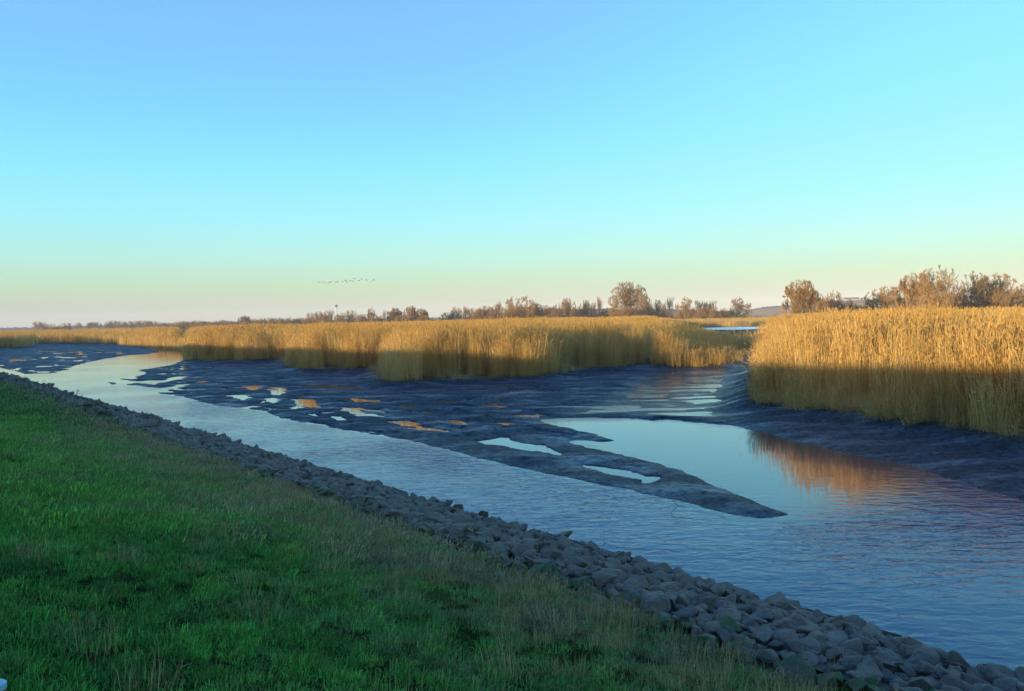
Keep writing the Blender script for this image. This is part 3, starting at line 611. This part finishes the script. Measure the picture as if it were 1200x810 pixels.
# ------------------------------------------------------------------ trees
def tree_mesh(seed, kind):
    """unit tree 1 m high: returns trunk and crown accumulators"""
    r = np.random.default_rng(seed); tr = Acc(); cr_ = Acc()
    P_ = {'spread': dict(n=1, L=.22, r=.026, spread=.62, depth=6, tw=3.2, w=.0022, up=.18), 'shrub': dict(n=12, L=.30, r=.007, spread=.42, depth=4, tw=5.0, w=.0032, up=.10),
          'birch': dict(n=2, L=.34, r=.010, spread=.42, depth=5, tw=2.0, w=.0022, up=.30), 'willow': dict(n=5, L=.30, r=.014, spread=.50, depth=5, tw=2.4, w=.0028, up=.20),
          'poplar': dict(n=5, L=.36, r=.006, spread=.22, depth=4, tw=4.0, w=.0026, up=.5), 'round': dict(n=5, L=.26, r=.014, spread=.80, depth=5, tw=4.0, w=.0026, up=.06)}[kind]
    tips = []
    def grow(p, d, L, rad, lev):
        n = 4; pts = [p]; dd = d.copy()
        for i in range(n):
            dd = dd+r.normal(0, .13, 3)+[0, 0, P_['up']*.12]; dd /= np.linalg.norm(dd); pts.append(pts[-1]+dd*L/n)
        rads = np.linspace(rad, rad*.62, n+1); (tr if lev <= 1 else cr_).tube(pts, rads, 5 if lev == 0 else 3, col=np.ones(3)*(.9 if lev > 2 else 1.0))
        if lev >= P_['depth']-1 or rad < .0012: tips.append((np.array(pts), dd, L)); return
        nb = (5 if kind == 'spread' else 4) if lev == 0 else 3
        for j in range(nb):
            f = 1.0 if j == 0 else r.uniform(.35, 1.0); q_ = np.array([np.interp(f*n, range(n+1), np.array(pts)[:, k]) for k in range(3)])
            side_ = r.normal(0, 1, 3); side_ -= dd*side_.dot(dd); side_ /= np.linalg.norm(side_); ang = P_['spread']*r.uniform(.6, 1.5)*(.5 if j == 0 else 1)
            nd = dd*math.cos(ang)+side_*math.sin(ang); nd[2] += P_['up']*.3; nd /= np.linalg.norm(nd); grow(q_, nd, L*r.uniform(.62, .85)*(1.25 if kind == 'spread' and lev == 0 else 1), rad*.62, lev+1)
        if lev >= 2: tips.append((np.array(pts), dd, L))
    for i in range(P_['n']):
        an = 6.283*i/P_['n']+r.uniform(0, 1); tl = 0 if P_['n'] == 1 else r.uniform(.05, P_['spread']*1.6 if kind == 'shrub' else P_['spread']); rad0 = 0 if P_['n'] == 1 else (r.uniform(0, .16) if kind in ('shrub', 'poplar') else .015)
        d = np.array([math.cos(an)*math.sin(tl), math.sin(an)*math.sin(tl), math.cos(tl)]); grow(np.array([math.cos(an)*rad0, math.sin(an)*rad0, -.02]), d, P_['L'], P_['r']*r.uniform(.8, 1.2), 0)
    allp = np.vstack([p_ for p_, _, _ in tips]); zmax = np.percentile(allp[:, 2], 99); hw = np.percentile(np.abs(allp[:, 0]), 95)
    zc = .52*zmax; ax_ = np.array([hw*1.05, hw*1.05, zmax*.49])
    def dome(v):                            # the crown of an old tree fills a dome: stray limbs are drawn back towards it
        v = np.asarray(v, float)
        if kind == 'poplar': return v/zmax
        q_ = (v-[0, 0, zc])/ax_; rr_ = np.linalg.norm(q_, axis=1); k_ = np.where(rr_ > .8, (.8+.22*np.tanh((rr_-.8)/.22))/np.maximum(rr_, 1e-6), 1.0)
        k_ = np.where(q_[:, 2] < -.3, 1.0, k_); return ([0, 0, zc]+q_*ax_*k_[:, None])/zmax
    for a in (tr, cr_): a.V = [dome(v) for v in a.V]
    V = []; C = []; per = 34 if kind in ('spread', 'birch') else 46
    for pts, dd, L in tips:
        pts = dome(pts); f = r.uniform(.05, 1.0, per)*4; q_ = np.stack([np.interp(f, range(5), pts[:, k]) for k in range(3)], -1)
        out = q_-[0, 0, .22]; out /= np.linalg.norm(out, axis=1)[:, None]+1e-6
        if kind in ('poplar', 'birch'): out = out*.4+[0, 0, .8]
        nd = out*.75+r.normal(0, .38, (per, 3))+[0, 0, .25]; nd /= np.linalg.norm(nd, axis=1)[:, None]; ll = r.uniform(.025, .07, per)[:, None]
        w_ = np.cross(nd, r.normal(0, 1, (per, 3))); w_ /= np.linalg.norm(w_, axis=1)[:, None]; w_ *= P_['w']*.68*r.uniform(.6, 1.2, per)[:, None]
        V.append(np.stack([q_-w_, q_+w_, q_+nd*ll], 1).reshape(-1, 3)); c_ = r.uniform(.7, 1.25, per); C.append(np.repeat(np.stack([c_*r.uniform(.94, 1.06, per), c_, c_], -1), 3, 0))
    V = np.vstack(V); cr_.add(V, F3=np.arange(len(V)).reshape(-1, 3), col=np.vstack(C)); z1 = np.percentile(V[:, 2], 99.3); hw = np.percentile(np.abs(V[:, 0]), 97)
    for a in (tr, cr_): a.V = [v*[1, 1, 1/z1] for v in a.V]
    zmax = 1.0
    return tr.mesh("trunk", M_BARK), cr_.mesh("crown", M_TWIG), hw/zmax
PROTO = {}
for kind, cnt in (('spread', 2), ('shrub', 3), ('birch', 2), ('willow', 2), ('poplar', 1), ('round', 2)):
    PROTO[kind] = [tree_mesh(700+17*k+len(kind), kind) for k in range(cnt)]
# (name, x0, x1, y top, distance, kind, label, group)
TREES = [
 ('bare_tree', 716, 756, 333, 300, 'round', 'tall spreading bare tree that stands highest in the middle of the skyline', None),
 ('shrub', 744, 765, 349, 296, 'shrub', 'brown shrub close on the right side of the tallest middle tree', None),
 ('shrub', 724, 745, 360, 290, 'shrub', 'low thicket around the foot of the tallest middle tree', None),
 ('shrub', 762, 779, 353, 300, 'shrub', 'reddish brown shrub left of the slim bare tree', None),
 ('slim_tree', 780, 790, 349, 310, 'poplar', 'slim upright bare tree right of the reddish shrubs', None),
 ('bush', 792, 813, 350, 280, 'round', 'dark olive brown bush with upright twigs left of the pale thicket', None),
 ('poplar_thicket', 811, 828, 353, 320, 'poplar', 'left half of the pale feathery thicket beyond the pond', None),
 ('poplar_thicket', 824, 842, 353, 322, 'poplar', 'right half of the pale feathery thicket beyond the pond', None),
 ('shrub', 812, 826, 361, 300, 'shrub', 'russet shrub under the left half of the pale thicket', None), ('shrub', 824, 842, 360, 300, 'shrub', 'russet shrub under the right half of the pale thicket', None),
 ('shrub', 842, 857, 362, 300, 'shrub', 'small low russet shrub left of the lone tree beyond the pond', None),
 ('bare_tree', 855, 879, 350, 300, 'round', 'lone rounded bare tree at the gap right above the pond', None),
 ('willow_tree', 921, 955, 331, 165, 'willow', 'open branched willow standing alone at the back of the right reeds', None),
 ('shrub', 925, 945, 352, 160, 'shrub', 'dense shrub at the foot of the lone open willow', None),
 ('shrub', 948, 972, 347, 185, 'shrub', 'brown shrub just right of the lone willow', None), ('bush', 966, 988, 343, 190, 'round', 'rounded bush with a bare top between willow and far houses', None),
 ('shrub', 984, 1004, 353, 190, 'shrub', 'low shrub in front of the far houses', None), ('shrub', 1004, 1022, 357, 190, 'shrub', 'lowest reddish shrub right of the far houses', None),
 ('bush', 1018, 1058, 338, 180, 'round', 'wide domed bare bush left of the big right hand tree', None),
 ('shrub', 1050, 1068, 347, 180, 'shrub', 'brown shrub filling the gap left of the big right hand tree', None),
 ('bare_tree', 1056, 1090, 323, 172, 'willow', 'leaning left half of the big right hand tree group', None),
 ('bare_tree', 1076, 1124, 316, 165, 'round', 'biggest bare tree on the right, with many upright limbs', None), ('shrub', 1085, 1120, 341, 158, 'shrub', 'thick shrub in front of the biggest right hand tree', None),
 ('bare_tree', 1121, 1160, 322, 175, 'round', 'dense domed bare tree right of the biggest tree', None), ('bare_tree', 1146, 1188, 324, 180, 'round', 'rounded bare tree second from the right edge', None),
 ('shrub', 1158, 1186, 340, 170, 'shrub', 'reddish shrub below the rounded tree near the right edge', None), ('bush', 1183, 1215, 335, 215, 'round', 'shaded bush cut by the right edge of the picture', None),
 ('shrub', 1110, 1136, 345, 176, 'shrub', 'shrub between the two biggest domed trees on the right', None),
 ('shrub', 528, 542, 361, 330, 'shrub', None, 'shrubs of the rising row left of the twin crowned tree'), ('shrub', 538, 552, 360, 330, 'poplar', None, 'shrubs of the rising row left of the twin crowned tree'),
 ('shrub', 516, 532, 367, 330, 'shrub', None, 'shrubs of the rising row left of the twin crowned tree'), ('shrub', 549, 562, 362, 330, 'shrub', None, 'shrubs of the rising row left of the twin crowned tree'),
 ('shrub', 559, 578, 360, 330, 'shrub', None, 'shrubs of the rising row left of the twin crowned tree'), ('shrub', 575, 592, 358, 315, 'shrub', None, 'shrubs of the rising row left of the twin crowned tree'),
 ('slim_tree', 581, 589, 354, 325, 'poplar', 'small pointed tree poking out of the rising shrub row', None),
 ('bare_tree', 590, 612, 350, 300, 'round', 'left one of the two joined bare crowns in the middle thicket', None), ('bare_tree', 604, 630, 349, 300, 'spread', 'right and larger one of the two joined bare crowns in the middle thicket', None),
 ('shrub', 588, 606, 360, 292, 'shrub', 'brown shrub in front of the left joined crown', None), ('shrub', 606, 628, 359, 292, 'shrub', 'brown shrub in front of the right joined crown', None),
 ('shrub', 624, 638, 358, 305, 'shrub', 'brown shrub just right of the two joined crowns', None), ('bush', 634, 648, 359, 330, 'round', 'bluish brown bush at the dark gap right of the joined crowns', None),
 ('bush', 645, 660, 358, 320, 'round', 'brown bush at the left foot of the yellow brown tree', None), ('bare_tree', 656, 674, 351, 300, 'round', 'yellow brown round tree standing between the two gaps', None),
 ('shrub', 671, 682, 360, 330, 'shrub', 'greyish shrub in the gap right of the yellow brown tree', None), ('bare_tree', 680, 693, 353, 305, 'round', 'small pale tree left of the pointed tree', None),
 ('slim_tree', 692, 701, 355, 305, 'poplar', 'slim tree leaning on the pointed tree', None), ('slim_tree', 697, 706, 349, 305, 'poplar', 'narrow pointed tree left of the tallest middle tree', None), ('shrub', 703, 718, 364, 310, 'shrub', 'low shrub at the gap left of the tallest middle tree', None),
 ('birch_tree', 432, 442, 362, 330, 'birch', 'pale slender birch beside the dark left thicket', None), ('birch_tree', 448, 457, 364, 345, 'birch', 'small pale birch between two shrubs', None), ('bare_tree', 454, 471, 362, 335, 'willow', 'pale fan shaped bare tree left of the light willow', None),
 ('willow_tree', 474, 489, 360, 320, 'willow', 'light willow with pale trunks, left of a pair', None), ('willow_tree', 487, 501, 363, 320, 'willow', 'light willow with pale trunks, right of a pair', None),
 ('shrub', 464, 481, 370, 315, 'shrub', 'dark shrub in front of the left light willow', None), ('shrub', 488, 504, 370, 315, 'shrub', 'dark shrub in front of the right light willow', None), ('shrub', 440, 455, 371, 335, 'shrub', 'low shrub between the two small birches', None),
 ('shrub', 502, 512, 374, 360, 'shrub', 'lowest shrub left of the rising row', None),
 ('bush', 358, 372, 367, 420, 'round', None, 'bushes of the brown thicket around the slim tower'), ('bush', 368, 383, 366, 420, 'round', None, 'bushes of the brown thicket around the slim tower'), ('bush', 379, 394, 364, 430, 'round', None, 'bushes of the brown thicket around the slim tower'),
 ('bush', 393, 407, 368, 415, 'round', None, 'bushes of the brown thicket around the slim tower'), ('bush', 404, 420, 364, 420, 'round', None, 'bushes of the brown thicket around the slim tower'), ('bush', 417, 433, 369, 400, 'round', None, 'bushes of the brown thicket around the slim tower'),
 ('bare_tree', 279, 294, 371, 520, 'willow', 'upright bare tree sticking out of the far left row', None),
 ('bare_tree', 39, 54, 377.5, 800, 'round', 'hazy rounded tree that is the largest at the far left', None), ('bush', 68, 85, 379, 560, 'round', 'dark brown domed bush at the far left', None), ('bush', 58, 70, 383, 560, 'shrub', 'low brown bush touching the dark domed bush at the far left', None),
 ('bare_tree', 55, 67, 379.5, 850, 'birch', 'faint thin tree right of the hazy rounded tree', None), ('bare_tree', 87, 95, 378.5, 850, 'birch', 'faint thin lone tree right of the dark domed bush', None), ('bare_tree', 102, 118, 378, 800, 'willow', 'hazy open tree left of the far grey row', None),
]
for k, xx in enumerate(np.arange(124, 224, 9.5)): TREES.append(('bare_tree', xx, xx+14, 376.5+0.012*(xx-124)+random.uniform(-.8, 1.0), 780+random.uniform(-40, 40), random.choice(['round', 'round', 'shrub']), None, 'hazy grey trees of the far left row'))
for k, xx in enumerate(np.arange(208, 276, 9)): TREES.append(('bare_tree', xx, xx+14, 376+random.uniform(-1, 1.2), 600+random.uniform(-30, 30), random.choice(['round', 'shrub']), None, 'hazy brown trees over the middle reeds at left'))
for k, xx in enumerate(np.arange(292, 360, 8.5)): TREES.append(('bare_tree', xx, xx+13, 374-0.02*(xx-292)+random.uniform(-1.2, .8), 520+random.uniform(-30, 30), random.choice(['round', 'shrub', 'round']), None, 'brown trees of the row left of the tower thicket'))
GL = {'shrubs of the rising row left of the twin crowned tree': 'brown shrub in the row rising to the joined crowns', 'bushes of the brown thicket around the slim tower': 'brown bush of the thicket around the slim tower',
      'hazy grey trees of the far left row': 'hazy grey tree in the far left row', 'hazy brown trees over the middle reeds at left': 'hazy brown tree left of the upright bare tree', 'brown trees of the row left of the tower thicket': 'brown tree in the level row beside the tower thicket'}
ORD = 'first second third fourth fifth sixth seventh eighth ninth tenth eleventh twelfth thirteenth fourteenth fifteenth sixteenth seventeenth eighteenth'.split()
seen = {}
for i, (nm, x0, x1, yt, dist, kind, lb, gp) in enumerate(TREES):
    if lb is None: rank = sorted(k[1] for k in TREES if k[7] == gp).index(x0); lb = ORD[rank]+' from left: '+GL[gp]
    cx = (x0+x1)/2; X, Y = PD(cx, dist); zb = 0.8; H = ZT(cx, yt, dist)-zb; tm, cm, hw = PROTO[kind][i % len(PROTO[kind])]
    wx = (x1-x0)/2/F*dist
    e = link(bpy.data.objects.new(nm, None)); e.empty_display_size = 1; e.location = (X, Y, zb); e.rotation_euler = (0, 0, random.uniform(0, 6.28)); sxy = wx/hw*1.12; e.scale = (sxy, sxy, H*1.02)
    tag(e, lb or GL[gp], 'tree' if nm not in ('shrub', 'bush') else 'shrub', gp)
    link(bpy.data.objects.new("trunk", tm), e); link(bpy.data.objects.new("crown", cm), e)

# low scrub that runs along under the trees, one unbroken mass
def scrub(x0, x1, dfun, hfun_, n, label):
    px = rng.uniform(x0, x1, n); dist = dfun(px)*rng.uniform(.95, 1.05, n); pts = np.array([(*PD(a_, d_), .7) for a_, d_ in zip(px, dist)]); hh = hfun_(px)*rng.uniform(.6, 1.15, n)
    o = scatter("scrub", pts, np.stack([hh*.9, hh*.9, hh], -1), np.stack([0*px, 0*px, rng.uniform(0, 6.28, n)], -1), rng.integers(0, 3, n), SCR); tag(o, label, 'scrub', kind='stuff')
SCR = source_collection("scrub_source", [p[1] for p in PROTO['shrub']])
scrub(515, 858, lambda p: 325+0*p, lambda p: np.interp(p, [515, 560, 640, 740, 858], [2.6, 4.6, 4.4, 4.6, 3.4]), 150, 'low brown scrub along the foot of the middle trees')
scrub(940, 1215, lambda p: 198+0*p, lambda p: np.interp(p, [940, 1000, 1030, 1215], [3.2, 2.8, 3.6, 5.0]), 110, 'low brown scrub along the foot of the right hand trees')
scrub(355, 508, lambda p: 430+0*p, lambda p: np.interp(p, [355, 430, 508], [5.5, 5.0, 3.0]), 70, 'low brown scrub under the trees left of the middle')
scrub(200, 360, lambda p: 560+0*p, lambda p: 5.0+0*p, 70, 'low hazy scrub of the level row at left')

# far wooded horizon and low hills
def ridge(name, x0, x1, dist, tops, label, col=None, depth=120, step=1.2, rough=1.6):
    xs = np.arange(x0, x1+.1, step); yt = np.interp(xs, [p[0] for p in tops], [p[1] for p in tops]); V = []
    for k, (a_, b_) in enumerate(zip(xs, yt)):
        d0 = dist*(1+.0); zt = ZT(a_, b_, dist)+(float(fbm(np.array(a_*.35), np.array(dist*.01), 4, 7))-.5)*rough*dist/933
        X0, Y0 = PD(a_, dist); sx_ = X0/dist
        for fr, zz in ((0, .5), (.06, .5+(zt-.5)*.75), (.2, zt), (.6, zt*.98+.3*math.sin(k)), (1, .5)):
            V.append((X0+sx_*depth*fr, Y0+depth*fr, zz+((float(vnoise(np.array(k*.9+fr*7), np.array(fr*9.), 3))-.5)*rough*.6*dist/933 if 0 < fr < 1 else 0)))
    n = len(xs); q_ = np.array([[i*5+j, (i+1)*5+j, (i+1)*5+j+1, i*5+j+1] for i in range(n-1) for j in range(4)])
    o = obj_np(name, V, q_, col or M_WOOD); return tag(o, label, kind='structure')
ridge("distant_hills", 870, 1240, 1000, [(870, 364), (900, 359), (925, 357), (960, 354), (990, 351), (1020, 350.5), (1060, 349), (1240, 343)], None, col=M_HILL, rough=1.2)
ridge("distant_woodland", -60, 560, 1300, [(-60, 385), (40, 383.5), (120, 381.5), (200, 379.5), (265, 377), (300, 377), (420, 374), (520, 372), (560, 371)], None)
ridge("distant_woodland", 560, 860, 700, [(560, 368), (600, 366), (636, 363), (645, 360.5), (652, 361), (660, 362), (700, 362), (712, 361), (722, 361.5), (730, 363.5), (780, 362), (860, 365)], None, depth=60)

# far houses on the hill
def house(px, py, dist, wpx, hpx, label, windows):
    py = py+.3
    e = link(bpy.data.objects.new("house", None)); X, Y = PD(px, dist); zb = ZT(px, py, dist); e.location = (X, Y, zb); tag(e, label, 'house', 'houses on the far hill')
    W = wpx*dist/F; Hh = hpx*dist/F; wl = Hh*.6; dp = 9
    a = Acc(); x0, x1 = -W/2, W/2
    a.add([(x0, 0, -2.5), (x1, 0, -2.5), (x1, dp, -2.5), (x0, dp, -2.5), (x0, 0, wl), (x1, 0, wl), (x1, dp, wl), (x0, dp, wl)], F4=[[0, 1, 5, 4], [1, 2, 6, 5], [2, 3, 7, 6], [3, 0, 4, 7]]); link(bpy.data.objects.new("wall", a.mesh("wall", M_PLASTER)), e)
    a = Acc(); o_ = .6; a.add([(x0-o_, -o_, wl), (x1+o_, -o_, wl), (x1+o_, dp/2, Hh), (x0-o_, dp/2, Hh), (x0-o_, dp+o_, wl), (x1+o_, dp+o_, wl)], F4=[[0, 1, 2, 3], [3, 2, 5, 4]], F3=[[0, 3, 4], [1, 5, 2]]); link(bpy.data.objects.new("roof", a.mesh("roof", M_ROOF)), e)
    a = Acc(); a.add([(0, 0, 0), (1.2, 0, 0), (1.2, 0, 1.4), (0, 0, 1.4), (0, .1, 0), (1.2, .1, 0), (1.2, .1, 1.4), (0, .1, 1.4)], F4=[[0, 1, 2, 3], [1, 5, 6, 2], [4, 0, 3, 7], [3, 2, 6, 7], [0, 4, 5, 1]]); wm = a.mesh("window", M_GLASS)
    for k in range(windows):
        o = link(bpy.data.objects.new("window", wm), e); o.location = (x0+W*(k+.5)/windows-.6, -.08, wl*.35)
house(993, 350.9, 1019, 6, 2.6, 'left one of the three pale houses on the far hill', 4); house(1003, 350.7, 1019, 9, 2.6, 'middle and widest of the three pale houses on the far hill', 5); house(1015, 350.6, 1019, 5, 2.4, 'right one of the three pale houses on the far hill', 3)

# slim tower
e = link(bpy.data.objects.new("tower", None)); X, Y = PD(394.7, 900); e.location = (X, Y, .8); tag(e, 'slim pale tower with a dark head above the left thicket', 'tower'); Ht = ZT(394.7, 357, 900)-.8
a = Acc(); a.tube([(0, 0, 0), (0, 0, Ht*.5), (0, 0, Ht-3)], [1.0, .85, .7], 10); link(bpy.data.objects.new("shaft", a.mesh("shaft", M_TOWER)), e)
a = Acc(); a.tube([(0, 0, Ht-3.0), (0, 0, Ht-2.8), (0, 0, Ht-.8), (0, 0, Ht-.1), (0, 0, Ht)], [.7, 1.2, 1.3, .9, .05], 10); link(bpy.data.objects.new("head", a.mesh("head", M_THEAD)), e)

# ------------------------------------------------------------------ flying birds
def bird_meshes():
    a = Acc(); a.tube([(-.36, 0, 0), (-.25, 0, 0), (-.05, 0, -.01), (.14, 0, 0), (.30, 0, .03), (.42, 0, .05), (.50, 0, .045), (.56, 0, .035)], [.012, .05, .09, .08, .035, .03, .035, .004], 6)
    w1 = []
    for s in (1, -1):
        wv = Acc(); wv.add([(.12, s*.05, .04), (-.14, s*.05, .03), (.14, s*.38, .20), (-.08, s*.40, .19), (.02, s*.80, .12), (-.06, s*.78, .115), (.11, s*.05, .06), (.12, s*.38, .225)], F4=[[0, 2, 3, 1], [2, 4, 5, 3], [6, 7, 2, 0], [7, 4, 5, 3], [6, 1, 3, 7]]); w1.append(wv.mesh("wing", M_WING))
    return a.mesh("body", M_BIRD), w1
bb, bw = bird_meshes()
BIRDS = [(375.7, 330.7), (380, 331.3), (383.7, 331.3), (387.5, 331.5), (389.5, 331.2), (395, 330.7), (397, 330.8), (403, 330), (406.5, 328.8), (408, 329.8), (411.5, 329.8), (414.5, 329.5), (417, 327.4), (422.3, 328.2), (425.7, 327.4), (430.8, 328), (436.7, 329.8), (439.5, 328.8)]
for i, (px, py) in enumerate(BIRDS):
    D_ = 235; e = link(bpy.data.objects.new("bird", None)); X, Y = PD(px, D_+random.uniform(-4, 4)); e.location = (X, Y, ZT(px, py, D_)); e.rotation_euler = (0, random.uniform(-.1, .1), math.radians(200+random.uniform(-12, 12))); e.scale = (.78,)*3
    tag(e, ORD[i]+' from the left of the geese in the flying line', 'bird', 'geese flying in a line')
    link(bpy.data.objects.new("body", bb), e)
    for k, m_ in enumerate(bw): o = link(bpy.data.objects.new("wing", m_), e); o.rotation_euler = (random.uniform(-.35, .35)*(1 if k else -1), 0, 0)

# ------------------------------------------------------------------ small things
# forked twig standing in the channel
def twig(name, pts_list, rad, label, cat):
    a = Acc(); base = np.array(pts_list[0][0])
    for pl in pts_list: a.tube(np.array(pl)-base, np.linspace(rad, rad*.5, len(pl)), 5)
    o = link(bpy.data.objects.new(name, a.mesh(name, M_STAKE))); o.location = base; tag(o, label, cat)
bx, by = P(787, 602); 
def W(px, py, y_): d_ = ray(px, py); return tuple(d_*(y_/d_[1])+np.array([0, 0, CAMZ]))
Yt = P(786, 602)[1]; b0 = W(786, 602, Yt); b0 = (b0[0], b0[1], -.12)
twig("twig", [[b0, W(786.5, 601, Yt), W(790, 597, Yt+.02), W(794.5, 593.3, Yt+.05)], [W(794.5, 593.3, Yt+.05), W(791, 589.5, Yt+.08), W(787, 585.5, Yt+.1)], [W(794.5, 593.3, Yt+.05), W(799, 593.3, Yt+.02), W(805, 595.5, Yt-.02)]], .007, 'thin forked twig sticking out of the channel below the mud spit', 'twig')
u_, d_ = ud(*P(706, 662)); Ys = P(706, 657, .1)[1]; s0 = W(705.5, 664, Ys)
twig("dead_stem", [[(s0[0], s0[1], s0[2]-.15), s0, W(705.3, 648, Ys+.02), W(708, 636, Ys+.03), W(708.5, 623, Ys)]], .004, 'single thin dead stem rising from the stones in front of the water', 'plant stem')
# pale blue painted boundary post in the grass at the lower left corner
gx, gy = 0, 0
for dist in np.arange(2.2, 8, .02):
    d3 = ray(-6, 806); d3 = d3/d3[1]*dist; uu, dd = ud(d3[0], d3[1])
    if CAMZ+d3[2] < float(dike_surf(np.array(uu), np.array(dd)))+.05: gx, gy = d3[0], d3[1]; break
uu, dd = ud(gx, gy); gz = float(dike_surf(np.array(uu), np.array(dd)))
e = link(bpy.data.objects.new("marker_post", None)); e.location = (gx, gy, gz); e.rotation_euler = (.05, .02, .4); tag(e, 'short pale blue marker post in the grass, cut by the lower left corner', 'post')
a = Acc(); a.tube([(0, 0, -.1), (0, 0, .02), (0, 0, .045)], [.045, .045, .04], 10); link(bpy.data.objects.new("post_shaft", a.mesh("post_shaft", M_STAKE)), e)
a = Acc(); a.tube([(0, 0, .04), (0, 0, .065), (0, 0, .075), (0, 0, .078)], [.047, .046, .03, .001], 10); link(bpy.data.objects.new("post_cap", a.mesh("post_cap", M_PAINT)), e)

# ------------------------------------------------------------------ air
import bmesh
bm = bmesh.new(); bmesh.ops.create_cube(bm, size=1); me = bpy.data.meshes.new("haze"); bm.to_mesh(me); bm.free()
hz = link(bpy.data.objects.new("haze", me)); S_ = 6600; hz.scale = (S_, S_, 62); hz.location = (0, 0, 28); tag(hz, kind='stuff')
m = bpy.data.materials.new("haze_air"); m.use_nodes = True; t = m.node_tree; t.nodes.clear(); o_ = N(t, 'ShaderNodeOutputMaterial'); v = N(t, 'ShaderNodeVolumePrincipled')
v.inputs['Color'].default_value = (0.86, 0.93, 1.0, 1); v.inputs['Density'].default_value = 0.00021; v.inputs['Anisotropy'].default_value = -0.2
t.links.new(v.outputs[0], o_.inputs['Volume']); me.materials.append(m)
